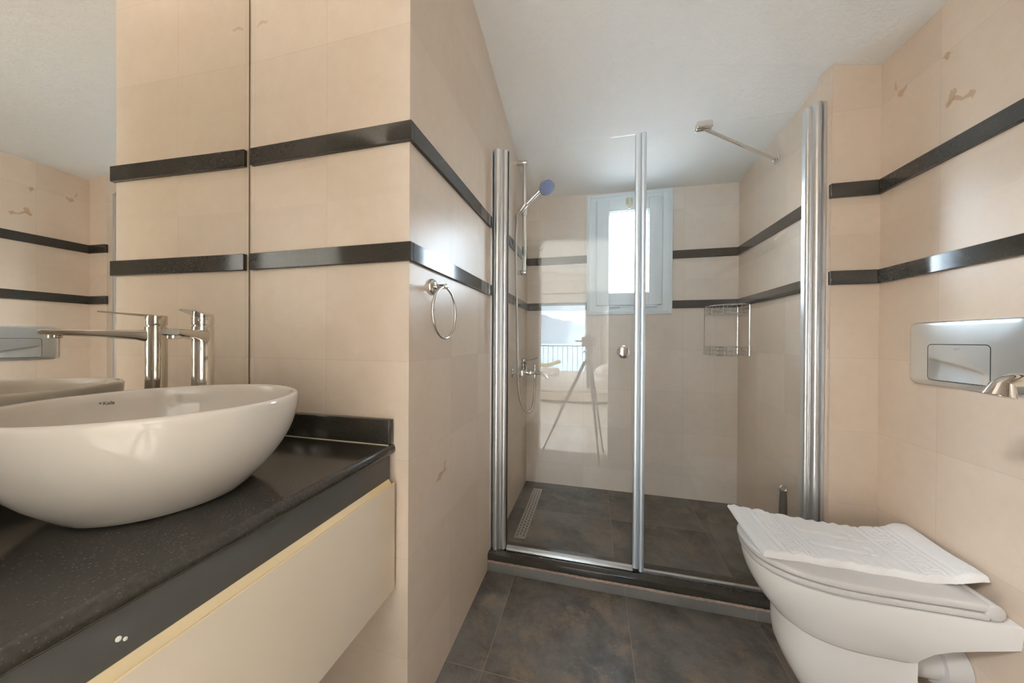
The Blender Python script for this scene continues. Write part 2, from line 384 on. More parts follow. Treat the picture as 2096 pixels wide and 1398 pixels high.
m = MB(); m.box((-1.4, -0.22, -0.1), (DX0, -0.10, ZT)); m.box((DX1, -0.22, -0.1), (XR+0.01, -0.10, ZT)); m.box((DX0, -0.22, DZ), (DX1, -0.10, ZT))
struct(m.build('wall_front', M_TILE_B, world0=True))
# ceiling: slopes down towards the shower and to the right
LP = [(-0.3, 3.10), (0.4, 3.03), (0.8, 2.76), (1.0, 2.655), (1.27, 2.527), (1.48, 2.48), (1.84, 2.327), (1.99, 2.285), (2.36, 2.158), (2.6, 2.08)]
RP = [(1.5, 2.172), (1.56, 2.185), (1.72, 2.165), (2.36, 2.13), (2.6, 2.12)]
def itp(P, y):
    for (a, b), (c, d) in zip(P[:-1], P[1:]):
        if y <= c: return b+(d-b)*(y-a)/(c-a)
    return P[-1][1]
def ceil_z(x, y):
    l = itp(LP, y)
    if y <= 1.3: xc, zc = 1.022, 2.141
    elif y <= 1.5: f = (y-1.3)/0.2; xc, zc = 1.022-0.15*f, 2.141+0.031*f
    else: xc, zc = 0.872, itp(RP, y)
    if x < -0.495: return l+(-0.495-x)*0.10
    if x <= xc: return l+(zc-l)*(x+0.495)/(xc+0.495)
    return zc+(2.141-zc)*min(1.0, (x-xc)/max(0.001, 1.022-xc)) if y <= 1.5 else zc
XG = sorted([-1.45+0.05*i for i in range(45)]+[0.80+0.012*i for i in range(21)]+[1.15, 1.32])
YG = sorted([-0.25+0.05*i for i in range(30)]+[1.26+0.02*i for i in range(12)]+[1.5, 1.506]+[1.55+0.05*i for i in range(22)])
t = bmesh.new(); A = [[t.verts.new((x, y, ceil_z(x, y))) for y in YG] for x in XG]
for i in range(len(XG)-1):
    for j in range(len(YG)-1): t.faces.new((A[i][j], A[i][j+1], A[i+1][j+1], A[i+1][j]))
ex = bmesh.ops.extrude_face_region(t, geom=t.faces[:])
for v in ex['geom']:
    if isinstance(v, bmesh.types.BMVert): v.co.z = v.co.z+0.06
bmesh.ops.recalc_face_normals(t, faces=t.faces[:])
m = MB(); m._merge(t); struct(m.build('ceiling', M_CEIL, world0=True, ang=25))

# granite bands
ti = 0
def trim(parts):
    global ti; ti += 1
    m = MB()
    for p in parts: m.box(*p, bev=0.0015, seg=1)
    struct(m.build('trim_%d' % ti, M_GRANITE, world0=True))
PT = 0.011
for z0, z1 in ((1.6645, 1.718), (1.336, 1.388)):
    trim([((mx(YC)+0.012, YC-PT, z0), (XL+PT, YC+0.004, z1))])
    trim([((XL-0.004, YC+0.004, z0), (XL+PT, 1.515, z1))])
    trim([((XSL-0.016, 1.60, z0), (XSL+PT, YB, z1))])
    trim([((XSL+PT, YB-PT, z0), (-0.052, YB+0.004, z1))])
    trim([((0.502, YB-PT, z0), (XSR-PT, YB+0.004, z1))])
    trim([((XSR-PT, 1.60, z0), (XSR+0.004, YB, z1))])
    trim([((XJ-0.006, YF-PT, z0), (XR-PT, YF+0.004, z1))])
    trim([((XR-PT, -0.09, z0), (XR+0.004, YF+0.004, z1))])

# shower window
M_HANDLE = plain('ivory_latch', (0.66, 0.62, 0.50), 0.4)
OX0, OX1, OZ0, OZ1 = -0.052, 0.500, 1.300, 2.132
def frame(mb, x0, x1, z0, z1, w, y0, y1, bev=0.004):
    mb.box((x0, y0, z0), (x0+w, y1, z1), bev); mb.box((x1-w, y0, z0), (x1, y1, z1), bev)
    mb.box((x0+w-0.001, y0, z0), (x1-w+0.001, y1, z0+w), bev); mb.box((x0+w-0.001, y0, z1-w), (x1-w+0.001, y1, z1), bev)
m = MB(); frame(m, OX0, OX1, OZ0, OZ1, 0.060, YB-0.016, YB+0.004, 0.003); frame(m, OX0+0.052, OX1-0.052, OZ0+0.05, OZ1-0.04, 0.03, YB-0.010, YB+0.15, 0.003)
frame(m, OX0+0.012, OX1-0.012, OZ0+0.012, OZ1-0.012, 0.012, YB-0.0195, YB-0.010, 0.003)
win = struct(m.build('window_1', M_PVC, world0=True))
SX0, SX1, SZ0, SZ1 = 0.014, 0.434, 1.362, 2.082
m = MB(); frame(m, SX0, SX1, SZ0, SZ1, 0.082, YB-0.034, YB+0.01, 0.005); frame(m, SX0+0.070, SX1-0.070, SZ0+0.070, SZ1-0.07, 0.018, YB-0.024, YB+0.008, 0.005)
sash = m.build('sash', M_PVC, win)
m = MB(); m.box((SX0+0.084, YB-0.012, SZ0+0.084), (SX1-0.084, YB-0.006, SZ1-0.084)); m.build('window_pane', M_WINGL, sash)
m = MB(); m.box((0.203, YB-0.046, 2.035), (0.247, YB-0.033, 2.085), 0.006); m.cyl((0.225, YB-0.046, 2.066), (0.225, YB-0.062, 2.066), 0.013, 0.011, bev=0.003); m.box((0.217, YB-0.066, 2.000), (0.233, YB-0.054, 2.066), 0.005)
for sx in (-0.014, 0.014): m.cyl((0.225+sx, YB-0.047, 2.054), (0.225+sx, YB-0.050, 2.054), 0.004, seg=10)
m.build('window_latch', M_HANDLE, win)
for hx in (0.10, 0.33):
    m = MB(); m.cyl((hx, YB-0.036, 1.352), (hx+0.055, YB-0.036, 1.352), 0.008, seg=14, bev=0.001); m.cyl((hx+0.058, YB-0.036, 1.352), (hx+0.072, YB-0.036, 1.352), 0.009, seg=14, bev=0.001); m.build('window_hinge', M_PVC, win)

# door lining in the front wall
m = MB(); m.box((DX0-0.07, -0.10, 0), (DX0, -0.088, DZ+0.07), 0.003); m.box((DX1, -0.10, 0), (DX1+0.07, -0.088, DZ+0.07), 0.003); m.box((DX0, -0.10, DZ), (DX1, -0.088, DZ+0.07), 0.003)
m.box((DX0-0.002, -0.24, 0), (DX0+0.018, -0.09, DZ), 0.002); m.box((DX1-0.018, -0.24, 0), (DX1+0.002, -0.09, DZ), 0.002); m.box((DX0, -0.24, DZ-0.018), (DX1, -0.09, DZ+0.002), 0.002)
struct(m.build('door_1', plain('white_door_paint', (0.80, 0.79, 0.76), 0.35), world0=True))

# ------------------------------------------------------------------ vanity
Y0 = -0.085
YE = YC-0.003
ct = thing('countertop', 'black speckled granite countertop with upstands under the white basin', 'countertop', (-0.8, 0.36, 0.80))
fx = lambda y: -0.535+0.030*(YC-y)*0.35
prof = [(0.0, 0.800)]
def slab_sec(y):
    x0 = mx(y)+0.001; x1 = fx(y); p = [(x0, y, 0.800)]
    p += [(x1-0.013+0.013*math.cos(a), y, 0.815+0.015*math.sin(a)) for a in [(-90+180*i/10)*PI/180 for i in range(11)]]
    p += [(x0, y, 0.830)]; return p
m = MB(); m.loft([slab_sec(Y0), slab_sec(YE)]); m.build('slab', M_GRANITE_TOP, ct, ang=30)
m = MB(); m.box((mx(YC)+0.028, YE-0.022, 0.8325), (-0.540, YE, 0.899), 0.003); m.build('upstand', M_GRANITE, ct)
t = bmesh.new(); bmesh.ops.create_cube(t, size=1.0)
for v in t.verts:
    yy = Y0 if v.co.y < 0 else YE
    v.co = V((mx(yy)+0.0065+(0.001 if v.co.x < 0 else 0.023), yy, 0.8325 if v.co.z < 0 else 0.899))
bmesh.ops.bevel(t, geom=t.edges[:], offset=0.003, segments=2, profile=0.5, affect='EDGES')
m = MB(); m._merge(t); m.build('upstand', M_GRANITE, ct)
m = MB(); m.box((mx(YC)+0.03, YE-0.0235, 0.8295), (-0.541, YE-0.0215, 0.8322)); m.build('sealant_line', M_SEAL, ct)

va = thing('vanity_cabinet', 'wall hung vanity cabinet with cream drawer and grey rail under the granite', 'cabinet', (-0.8, 0.36, 0.43))
m = MB(); m.box((-1.015, Y0, 0.44), (-0.575, YE-0.006, 0.735), 0.002); m.build('body', M_CREAM, va)
m = MB(); m.box((-0.572, Y0, 0.70), (-0.549, YE-0.004, 0.7985), 0.0015); rail = m.build('front_rail', M_GREY, va); rail['label'] = 'dark grey front rail'
m = MB()
for py, pz, r in ((0.262, 0.760, 0.0032), (0.268, 0.755, 0.0024)):
    m.lathe([(0, 0.0006), (r*0.7, 0.0005), (r, 0.0)], 9, Matrix.Translation((-0.5488, py, pz)) @ Matrix.Rotation(PI/2, 4, 'Y') @ Matrix.Rotation(0.4, 4, 'Z'), 1.2, 0.9)
m.build('paint_chip', M_CHIP, rail)
dr = [(-0.5485, 0.430), (-0.531, 0.430), (-0.5295, 0.432), (-0.5295, 0.722), (-0.5303, 0.7245), (-0.533, 0.7245), (-0.540, 0.7165), (-0.546, 0.7165), (-0.5485, 0.7245)]
m = MB(); m.prism(dr, Y0, YE-0.009, 'y'); df = m.build('drawer_front', M_CREAM, va, ang=25)
m = MB(); m.prism([(-0.5490, 0.7335), (-0.5478, 0.7335), (-0.5398, 0.7200), (-0.5312, 0.7272), (-0.5296, 0.7272), (-0.5296, 0.7240), (-0.5325, 0.7238), (-0.5398, 0.7164), (-0.5465, 0.7164), (-0.5490, 0.7240)], Y0, YE-0.0095, 'y')
ge = m.build('grip_edge', M_CREAM_EDGE, df, ang=25)

# mirror
mi = thing('wall_mirror', 'large frameless mirror behind the basin reaching up to the ceiling', 'mirror', (mx(0.35), 0.35, 0.90))
def quadbox(x_off0, x_off1, ya, yb, z0, z1):
    t = bmesh.new(); bmesh.ops.create_cube(t, size=1.0)
    for v in t.verts:
        yy = ya if v.co.y < 0 else yb
        v.co = V((mx(yy)+(x_off0 if v.co.x < 0 else x_off1), yy, z0 if v.co.z < 0 else z1))
    return t
m = MB(); m._merge(quadbox(-0.006, 0.0, -0.08, YC-0.004, 0.902, 2.70)); m.build('mirror_glass', M_MIRROR, mi)
m = MB(); m._merge(quadbox(-0.011, -0.0062, -0.08, YC-0.0025, 0.901, 2.702)); m._merge(quadbox(-0.0062, 0.0004, YC-0.0038, YC-0.0022, 0.901, 2.702)); m.build('mirror_backing', M_MEDGE, mi)

# basin
BX, BY, BZ, BR, BH = -0.775, 0.432, 0.8305, 0.207, 0.1765
def outer(t_):   # t 0..1 height
    return 0.122+(BR-0.122)*(1-(1-t_)**2.1)
bp = [(0, 0.0), (0.105, 0.0), (0.116, 0.001), (0.1215, 0.004)]
bp += [(outer(k/18)+0.001, 0.006+(BH-0.013)*k/18) for k in range(1, 19)]
bp += [(BR-0.0005, BH-0.003), (BR-0.004, BH), (BR-0.009, BH-0.0005), (BR-0.0125, BH-0.005)]
def inner(t_): return 0.085+(BR-0.0135-0.085)*(1-(1-t_)**2.6)
bp += [(inner(1-k/16), 0.022+(BH-0.030)*(1-k/16)**1.15) for k in range(1, 17)]
bp += [(0.05, 0.0165), (0.024, 0.0155), (0.022, 0.012), (0, 0.012)]
ba = thing('washbasin', 'white ceramic vessel basin standing on the black granite countertop', 'basin', (BX, BY, BZ))
m = MB(); m.lathe(bp, 96, Matrix.Translation((BX, BY, BZ))); bowl = m.build('bowl', M_CERAMIC, ba, ang=60)
# maker's mark on the inside of the far wall
def wall_r(z):   # inner radius at height above base
    best = inner(1.0)
    for k in range(0, 161):
        tt = 1-k/160
        if 0.022+(BH-0.030)*tt**1.15 <= z: return inner(tt)
    return 0.09
b = text_mesh('Kale', 0.0092, 0.0, 0.12, 0.00025)
xs = [v.co.x for v in b.verts]; wdt = max(xs)-min(xs)
dot = bmesh.ops.create_circle(b, cap_ends=True, segments=14, radius=0.0015)
for v in dot['verts']: v.co.x = v.co.x*1.25-0.0034; v.co.y += 0.0040
extra = bmesh.ops.create_grid(b, x_segments=1, y_segments=1, size=0.5)
for v in extra['verts']: v.co = V((-0.0016+v.co.x*0.0042, 0.0053+v.co.y*0.0008, 0))
bmesh.ops.subdivide_edges(b, edges=b.edges[:], cuts=1)
PHI = math.radians(175.5)
for v in b.verts:
    s_ = (v.co.x-wdt/2); zz = BH-0.0245+v.co.y+0.0005
    rr = wall_r(zz)-0.0007; ph = PHI-s_/rr
    v.co = V((BX+rr*math.cos(ph), BY+rr*math.sin(ph), BZ+zz))
m = MB(); m._merge(b); lg = m.build('maker_mark', M_DARKM, bowl); lg['label'] = 'small dark lettering'
m = MB(); m.lathe([(0, 0.020), (0.018, 0.0195), (0.021, 0.017), (0.021, 0.0125)], 28, Matrix.Translation((BX, BY, BZ))); m.build('drain_plug', M_CHROME, ba)

# basin faucet
FX, FY = -0.977, 0.620
sd = V((0.122, -0.135, 0)).normalized(); sn_ = V((-sd.y, sd.x, 0))
fa = thing('basin_faucet', 'tall chrome single lever faucet between the white basin and the mirror', 'faucet', (FX, FY, 0.83))
B0 = V((FX, FY, 0.0))
m = MB(); m.cyl((FX, FY, 0.8302), (FX, FY, 0.836), 0.027, bev=0.002, seg=40); m.cyl((FX, FY, 0.835), (FX, FY, 1.150), 0.0215, bev=0.0015, seg=40); m.build('body', M_CHROME_W, fa)
m = MB(); m.cyl((FX, FY, 1.150), (FX, FY, 1.154), 0.0185, seg=36); m.cyl((FX, FY, 1.1535), (FX, FY, 1.1800), 0.0212, bev=0.0015, seg=40)
lever_secs = []
for s_, w_, z0, z1 in ((-0.012, 0.017, 1.1755, 1.1812), (0.02, 0.0165, 1.1765, 1.1822), (0.06, 0.0150, 1.1800, 1.1842), (0.098, 0.0138, 1.1835, 1.1865)):
    c = B0+sd*s_; lever_secs.append([c+sn_*w_+V((0, 0, z0)), c-sn_*w_+V((0, 0, z0)), c-sn_*w_+V((0, 0, z1)), c+sn_*w_+V((0, 0, z1))])
m.loft(lever_secs); c = B0+sd*0.0206+V((0, 0, 1.166)); m.lathe([(0, 0.0012), (0.003, 0.001), (0.0038, 0)], 14, Matrix.Translation(c) @ V((0, 0, 1)).rotation_difference(sd).to_matrix().to_4x4()); m.build('lever', M_CHROME_W, fa)
sps = []
for s_, w_, z0, z1 in ((0.0, 0.0175, 1.108, 1.142), (0.022, 0.0172, 1.111, 1.1415), (0.035, 0.017, 1.1145, 1.1405), (0.10, 0.0165, 1.121, 1.1400), (0.182, 0.0160, 1.126, 1.1395), (0.186, 0.0145, 1.128, 1.138)):
    c = B0+sd*s_; ring = []
    for k in range(24):
        a = 2*PI*k/24; ca, sa = math.cos(a), math.sin(a)
        e = lambda q: math.copysign(abs(q)**0.45, q)
        ring.append(c+sn_*(w_*e(ca))+V((0, 0, (z0+z1)/2+(z1-z0)/2*e(sa))))
    sps.append(ring)
m = MB(); m.loft(sps); m.build('spout', M_CHROME_W, fa)
c = B0+sd*0.166; m = MB(); m.cyl(c+V((0, 0, 1.1270)), c+V((0, 0, 1.1185)), 0.0115, bev=0.001); m.build('aerator', M_CHROME_W, fa)

# towel ring
RX, RY, RZ, RR = -0.450, 0.932, 1.203, 0.079
tr = thing('towel_ring', 'small chrome towel ring on the tiled pillar beside the shower', 'towel ring', (XL, RY, 1.285))
q = Matrix.Translation((XL+0.0005, RY, 1.285)) @ Matrix.Rotation(PI/2, 4, 'Y')
m = MB(); m.lathe([(0, 0), (0.025, 0), (0.0255, 0.002), (0.0245, 0.006), (0.021, 0.010), (0.012, 0.013), (0, 0.013)], 36, q); m.build('rosette', M_CHROME, tr)
m = MB(); m.cyl((XL+0.012, RY, 1.285), (RX+0.010, RY, 1.285), 0.0075, bev=0.002, seg=20); m.build('arm', M_CHROME, tr)
m = MB(); m.tube([(RX, RY+RR*math.cos(2*PI*k/64), RZ+RR*math.sin(2*PI*k/64)) for k in range(64)], 0.0042, 12, True); m.build('ring', M_CHROME, tr)

# ------------------------------------------------------------------ shower
cu = thing('shower_curb', 'low curb of dark tile topped by black granite at the shower entrance', 'curb', (0.19, 1.55, 0))
m = MB(); m.box((XL+0.001, YF+0.000, 0.0005), (XJ+0.149, YF+0.019, 0.047), 0.001, 1); m.build('riser_tiles', M_RISER, cu)
secs = []
for k in range(181):
    x = XL+0.001+(XJ+0.148-XL)*k/180; w = 0.5+0.5*math.sin(k*0.13+1); z0 = 0.0465-0.004*random.random()*w; z1 = 0.0560; yf = YF-0.0012-0.0022*random.random()
    secs.append([V((x, yf, z0)), V((x, YF+0.019, z0)), V((x, YF+0.019, z1)), V((x, yf+0.001, z1-0.003*random.random()*w))])
m = MB(); m.loft(secs); m.build('mortar_bed', plain('crumbling_mortar', (0.36, 0.255, 0.21), 0.9, 0, 0.5, 90), cu)
m = MB(); m.box((XL+0.001, YF-0.001, 0.0535), (XJ-0.002, 1.62, 0.0855), 0.003); m.build('granite_sill', M_GRANITE, cu)

YGl = 1.556
def dsec(cx, w, d, n=14, fl=0.006):     # rounded extrusion bulging towards the room
    a = [(cx-w/2, YGl+0.016), (cx-w/2, YGl-0.004)]
    a += [(cx-w/2*math.cos(PI*k/n), YGl-0.004-d*math.sin(PI*k/n)) for k in range(1, n)]
    a += [(cx+w/2, YGl-0.004), (cx+w/2, YGl+0.016)]; return a
door = thing('shower_door', 'framed clear glass shower door with round knob, left of the fixed pane', 'door', (-0.12, YGl, 0.09))
m = MB()
m.prism([(XL+0.001, YGl-0.030), (XL+0.008, YGl-0.030), (XL+0.008, YGl+0.018), (XL+0.001, YGl+0.018)], 0.087, 2.052)
m.prism(dsec(-0.466, 0.040, 0.022), 0.087, 2.056); m.prism(dsec(-0.4285, 0.026, 0.012), 0.090, 2.052)
m.prism([(-0.4475, YGl-0.012), (-0.4405, YGl-0.012), (-0.4405, YGl+0.01), (-0.4475, YGl+0.01)], 0.087, 2.050); m.build('hinge_profile', M_ALU, door, ang=25)
m = MB(); m.prism([(-0.4165, YGl-0.006), (-0.4125, YGl-0.006), (-0.4125, YGl+0.008), (-0.4165, YGl+0.008)], 0.09, 2.049); m.build('seal', M_BLACKR, door)
m = MB(); m.box((-0.418, YGl-0.003, 0.098), (0.182, YGl+0.003, 2.046)); m.build('glass_pane', M_GLASS, door)
m = MB(); m.prism(dsec(0.1875, 0.0235, 0.004, 10), 0.098, 2.046); m.build('closing_strip', M_ALUS, door, ang=25)
m = MB(); m.prism([(-0.412, YGl-0.010), (-0.412, YGl+0.008), (0.175, YGl+0.008), (0.175, YGl-0.010)], 0.0875, 0.103); m.box((-0.412, YGl-0.016, 0.0875), (0.175, YGl-0.009, 0.094), 0.002); m.build('bottom_rail', M_ALU, door)
kn = V((0.129, YGl-0.003, 1.070)); q = Matrix.Translation(kn) @ Matrix.Rotation(PI/2, 4, 'X')
m = MB(); m.lathe([(0, 0), (0.020, 0), (0.020, 0.004), (0.012, 0.006), (0.012, 0.014), (0.026, 0.017), (0.0285, 0.021), (0.0285, 0.027), (0.026, 0.031), (0.018, 0.0345), (0.008, 0.0362), (0, 0.0365)], 40, q); m.lathe([(0, 0), (0.020, 0), (0.020, 0.01), (0.018, 0.02), (0, 0.021)], 32, Matrix.Translation(kn+V((0, 0.006, 0))) @ Matrix.Rotation(-PI/2, 4, 'X')); m.build('knob', M_CHROME, door)
fp = thing('shower_screen', 'fixed clear glass shower pane beside the right wall, behind the toilet', 'shower screen', (0.52, YGl, 0.09))
m = MB(); m.box((0.214, YGl-0.003, 0.094), (0.822, YGl+0.003, 2.046)); m.build('glass_pane', M_GLASS, fp)
m = MB(); m.prism(dsec(0.2110, 0.0220, 0.006, 10), 0.088, 2.046); m.build('closing_strip', M_ALUS, fp, ang=25)
m = MB(); m.prism(dsec(0.8245, 0.021, 0.010, 10), 0.087, 2.050); m.prism(dsec(0.8470, 0.034, 0.028), 0.087, 2.058); m.prism([(XJ-0.010, YGl-0.030), (XJ-0.0015, YGl-0.030), (XJ-0.0015, YGl+0.018), (XJ-0.010, YGl+0.018)], 0.087, 2.054); m.build('wall_profile', M_ALU, fp, ang=25)
m = MB(); m.prism([(0.222, YGl-0.008), (0.222, YGl+0.008), (0.814, YGl+0.008), (0.814, YGl-0.008)], 0.0862, 0.0965); m.build('bottom_rail', M_ALU, fp)

# stabiliser bar
p0 = V((0.452, YGl, 2.038)); p1 = V((XSR, 1.915, 2.030))
sb = thing('stabilizer_bar', 'slim chrome support bar from the glass top to the right wall', 'support bar', (0.66, 1.73, 2.03))
m = MB(); m.cyl(p0+V((0.0, 0.012, 0)), p1-V((0.016, 0.012, 0)), 0.0075, seg=18); m.build('rod', M_CHROME, sb)
m = MB(); m.box((p0.x-0.033, YGl-0.016, 2.026), (p0.x+0.031, YGl-0.0035, 2.056), 0.006, 3); m.box((p0.x-0.033, YGl+0.0035, 2.026), (p0.x+0.031, YGl+0.018, 2.056), 0.006, 3); m.box((p0.x-0.030, YGl-0.014, 2.0475), (p0.x+0.028, YGl+0.016, 2.058), 0.004, 2); m.build('glass_clamp', M_CHROME, sb)
m = MB(); m.box((XSR-0.012, p1.y-0.028, 2.016), (XSR-0.0005, p1.y+0.02, 2.046), 0.004, 2); m.ball(p1-V((0.014, 0.008, 0)), 0.014, (1, 1.1, 1)); m.build('wall_bracket', M_CHROME, sb)

# shower rail
SRX, SRY = -0.430, 2.01
sr = thing('shower_rail', 'vertical chrome rail on the left shower wall holding the hand shower', 'shower rail', (XSL, SRY, 1.54))
m = MB(); m.cyl((SRX, SRY, 1.535), (SRX, SRY, 2.245), 0.0125, seg=20); m.build('rail', M_CHROME, sr)
for z_ in (2.235, 1.545):
    m = MB(); m.cyl((XSL+0.0005, SRY, z_), (SRX+0.016, SRY, z_), 0.0155, bev=0.003, seg=24); m.build('bracket', M_CHROME, sr)
m = MB(); m.cyl((SRX, SRY, 1.900), (SRX, SRY, 1.945), 0.0185, bev=0.003); m.cyl((SRX, SRY+0.005, 1.925), (SRX+0.005, SRY-0.048, 1.935), 0.011, bev=0.002); m.cyl((SRX-0.022, SRY-0.045, 1.910), (SRX+0.022, SRY-0.052, 1.955), 0.018, 0.019, bev=0.002); m.build('slider', M_CHROME, sr)
m = MB(); m.cyl((SRX, SRY, 1.655), (SRX, SRY, 1.690), 0.0175, bev=0.003); m.tube([(SRX+0.07+0.052*math.cos(2*PI*k/28), SRY-0.02+0.05*math.sin(2*PI*k/28), 1.690) for k in range(28)], 0.003, 8, True)
m.lathe([(0, 0), (0.040, 0), (0.050, 0.012), (0.050, 0.020), (0.047, 0.020), (0.038, 0.004), (0, 0.004)], 28, Matrix.Translation((SRX+0.07, SRY-0.02, 1.668))); m.build('soap_dish', M_WINGL, sr)
h0 = V((SRX-0.020, SRY-0.046, 1.912)); h1 = V((SRX+0.098, SRY-0.064, 2.010)); hc = V((SRX+0.150, SRY-0.068, 2.036))
hs = thing('hand_shower', 'chrome hand shower with blue face clipped to the vertical rail', 'hand shower', h0)
hd = (h1-h0).normalized()
m = MB(); m.tube([h0-hd*0.012, h0, h0+hd*0.03, h0+hd*0.08, h0+hd*0.14, h1], 0.01, 18, False, [0.009, 0.0105, 0.0115, 0.0125, 0.0125, 0.0115]); m.build('handle', M_CHROME, hs)
fn = V((0.48, -0.62, -0.72)).normalized(); q = Matrix.Translation(hc) @ V((0, 0, 1)).rotation_difference(fn).to_matrix().to_4x4()
m = MB(); m.lathe([(0, -0.030), (0.018, -0.028), (0.036, -0.019), (0.047, -0.007), (0.050, 0.0), (0.049, 0.005), (0.045, 0.006), (0, 0.0055)], 40, q); m.tube([h1-hd*0.02, h1+hd*0.015, hc-fn*0.012], 0.012, 14, False, [0.0115, 0.0135, 0.016]); m.build('head', M_CHROME, hs)
m = MB(); m.lathe([(0, 0.0095), (0.038, 0.0085), (0.0445, 0.0062)], 36, q)
for rr, nn in ((0.012, 8), (0.024, 14), (0.035, 20)):
    for k in range(nn):
        m.lathe([(0, 0.0115), (0.0012, 0.0110), (0.0016, 0.008)], 8, q @ Matrix.Translation((rr*math.cos(2*PI*k/nn), rr*math.sin(2*PI*k/nn), 0)))
fc = m.build('spray_face', M_BLUE, hs); fc['label'] = 'blue spray face with nozzles'
# mixer
MZ = 0.920
mxr = thing('shower_mixer', 'chrome wall mixer tap with lever on the left shower wall', 'mixer tap', (XSL, 1.99, MZ))
for yy in (1.920, 2.065):
    m = MB(); m.cyl((XSL+0.0005, yy, MZ), (XSL+0.012, yy, MZ), 0.030, 0.026, bev=0.003, seg=28); m.cyl((XSL+0.010, yy, MZ), (-0.432, yy, MZ), 0.0145, seg=18); m.build('inlet_escutcheon', M_CHROME, mxr)
m = MB(); m.cyl((-0.425, 1.895, MZ), (-0.425, 2.085, MZ), 0.0215, bev=0.005, seg=28); m.cyl((-0.425, 1.99, MZ+0.005), (-0.418, 1.965, MZ+0.060), 0.0215, 0.0205, bev=0.002, seg=28); m.cyl((-0.430, 1.99, MZ), (-0.370, 1.985, MZ-0.004), 0.017, bev=0.002, seg=22); m.build('body', M_CHROME, mxr)
m = MB(); m.cyl((-0.418, 1.965, MZ+0.0605), (-0.416, 1.958, MZ+0.088), 0.021, 0.0195, bev=0.003, seg=28); m.tube(smooth([(-0.410, 1.955, MZ+0.078), (-0.372, 1.942, MZ+0.081), (-0.325, 1.925, MZ+0.094)], 5), 0.005, 10, False, None, 0.7); m.build('lever', M_CHROME, mxr)
m = MB(); m.tube(smooth([(-0.375, 1.985, MZ-0.004), (-0.330, 1.975, MZ), (-0.290, 1.965, MZ-0.006), (-0.268, 1.960, MZ-0.028)], 6), 0.0125, 16); m.build('spout', M_CHROME, mxr)
m = MB(); m.cyl((-0.352, 1.982, MZ+0.008), (-0.352, 1.982, MZ+0.036), 0.0045, seg=12); m.cyl((-0.352, 1.982, MZ+0.034), (-0.352, 1.982, MZ+0.050), 0.0085, bev=0.002, seg=16); m.build('diverter', M_CHROME, mxr)
m = MB(); m.cyl((-0.352, 1.982, MZ-0.008), (-0.352, 1.982, MZ-0.036), 0.0105, bev=0.002, seg=16); m.build('hose_outlet', M_CHROME, mxr)
# hose
t = NT('ribbed_steel_hose'); wv = t.n('ShaderNodeTexWave'); wv.bands_direction = 'Z'; wv.inputs['Scale'].default_value = 70; t.l(t.obj(), wv.inputs['Vector'])
t.set(col=(0.62, 0.61, 0.57), metal=1.0, rough=0.22); t.bump(wv.outputs['Fac'], 0.5, 0.002); M_HOSE = t.m
m = MB(); hp = h0-hd*0.012
m.tube(smooth([hp, hp+V((-0.012, -0.003, -0.022)), (-0.464, 1.945, 1.84), (-0.467, 1.935, 1.74), (-0.462, 1.930, 1.50), (-0.455, 1.925, 1.25), (-0.445, 1.900, 1.08), (-0.437, 1.885, 0.97), (-0.432, 1.880, 0.86), (-0.422, 1.885, 0.77), (-0.400, 1.905, 0.705), (-0.376, 1.930, 0.688), (-0.357, 1.955, 0.72), (-0.352, 1.975, 0.80), (-0.352, 1.982, MZ-0.036)], 8), 0.0082, 12)
tag(m.build('shower_hose', M_HOSE), 'ribbed metal shower hose looping from hand shower down to the mixer', 'hose')

# corner basket
BC = V((XSR-0.006, YB-0.006, 0))
cb = thing('corner_basket', 'two tier chrome wire corner basket under the granite band', 'shower caddy', (XSR-0.01, YB-0.01, 1.03))
def qpt(r, a, z): return V((BC.x-r*math.cos(a), BC.y-r*math.sin(a), z))
LB, WBk = 0.190, 0.165
def bpath(z, k=1.0):
    c = V((BC.x, BC.y, z)); a = V((BC.x-LB*k, BC.y, z)); b = V((BC.x, BC.y-WBk*k, z))
    mid = [V((BC.x-LB*k*math.cos(t_)**0.8, BC.y-WBk*k*math.sin(t_)**0.8, z)) for t_ in [PI/2*i/12 for i in range(1, 12)]]
    return [c]+[a+(c-a)*(1-i/6) for i in range(1, 6)]+[a]+mid+[b]+[b+(c-b)*(i/6) for i in range(1, 6)]
for zt, zb in ((1.340, 1.288), (1.085, 1.035)):
    m = MB()
    m.tube(bpath(zt), 0.0034, 8, True); m.tube(bpath(zb), 0.0026, 8, True); m.tube(bpath((zt+zb)/2), 0.0017, 6, True)
    P, Q = bpath(zt), bpath(zb)
    for i in range(0, len(P)): m.tube([P[i], Q[i]], 0.0016, 6)
    for i in range(1, 12):
        f = i/12; x = BC.x-LB*f; yy = BC.y-WBk*max(0.0, 1-f**1.25)**0.8
        m.tube([(x, BC.y, zb), (x, yy, zb)], 0.0016, 6)
    m.build('basket_tier', M_CHROME, cb)
for p in (bpath(0)[6], bpath(0)[0], bpath(0)[18]):
    m = MB(); m.tube([(p.x, p.y, 1.035), (p.x, p.y, 1.340)], 0.0028, 8); m.build('upright', M_CHROME, cb)

# linear drain
dn = thing('floor_drain', 'narrow slotted steel drain in the shower floor, left side', 'drain', (-0.372, 1.958, 0.08))
m = MB(); m.box((-0.403, 1.665, 0.0802), (-0.342, 2.252, 0.0822), 0.0006, 1); m.build('grate', M_STEEL, dn)
m = MB()
for cx_ in (-0.390, -0.3725, -0.355):
    for k in range(19):
        yy = 1.683+k*0.0295+(0.012 if cx_ == -0.3725 else 0); m.box((cx_-0.0022, yy, 0.08215), (cx_+0.0022, yy+0.018, 0.08235))
m.build('slots', M_BLACKR, dn)

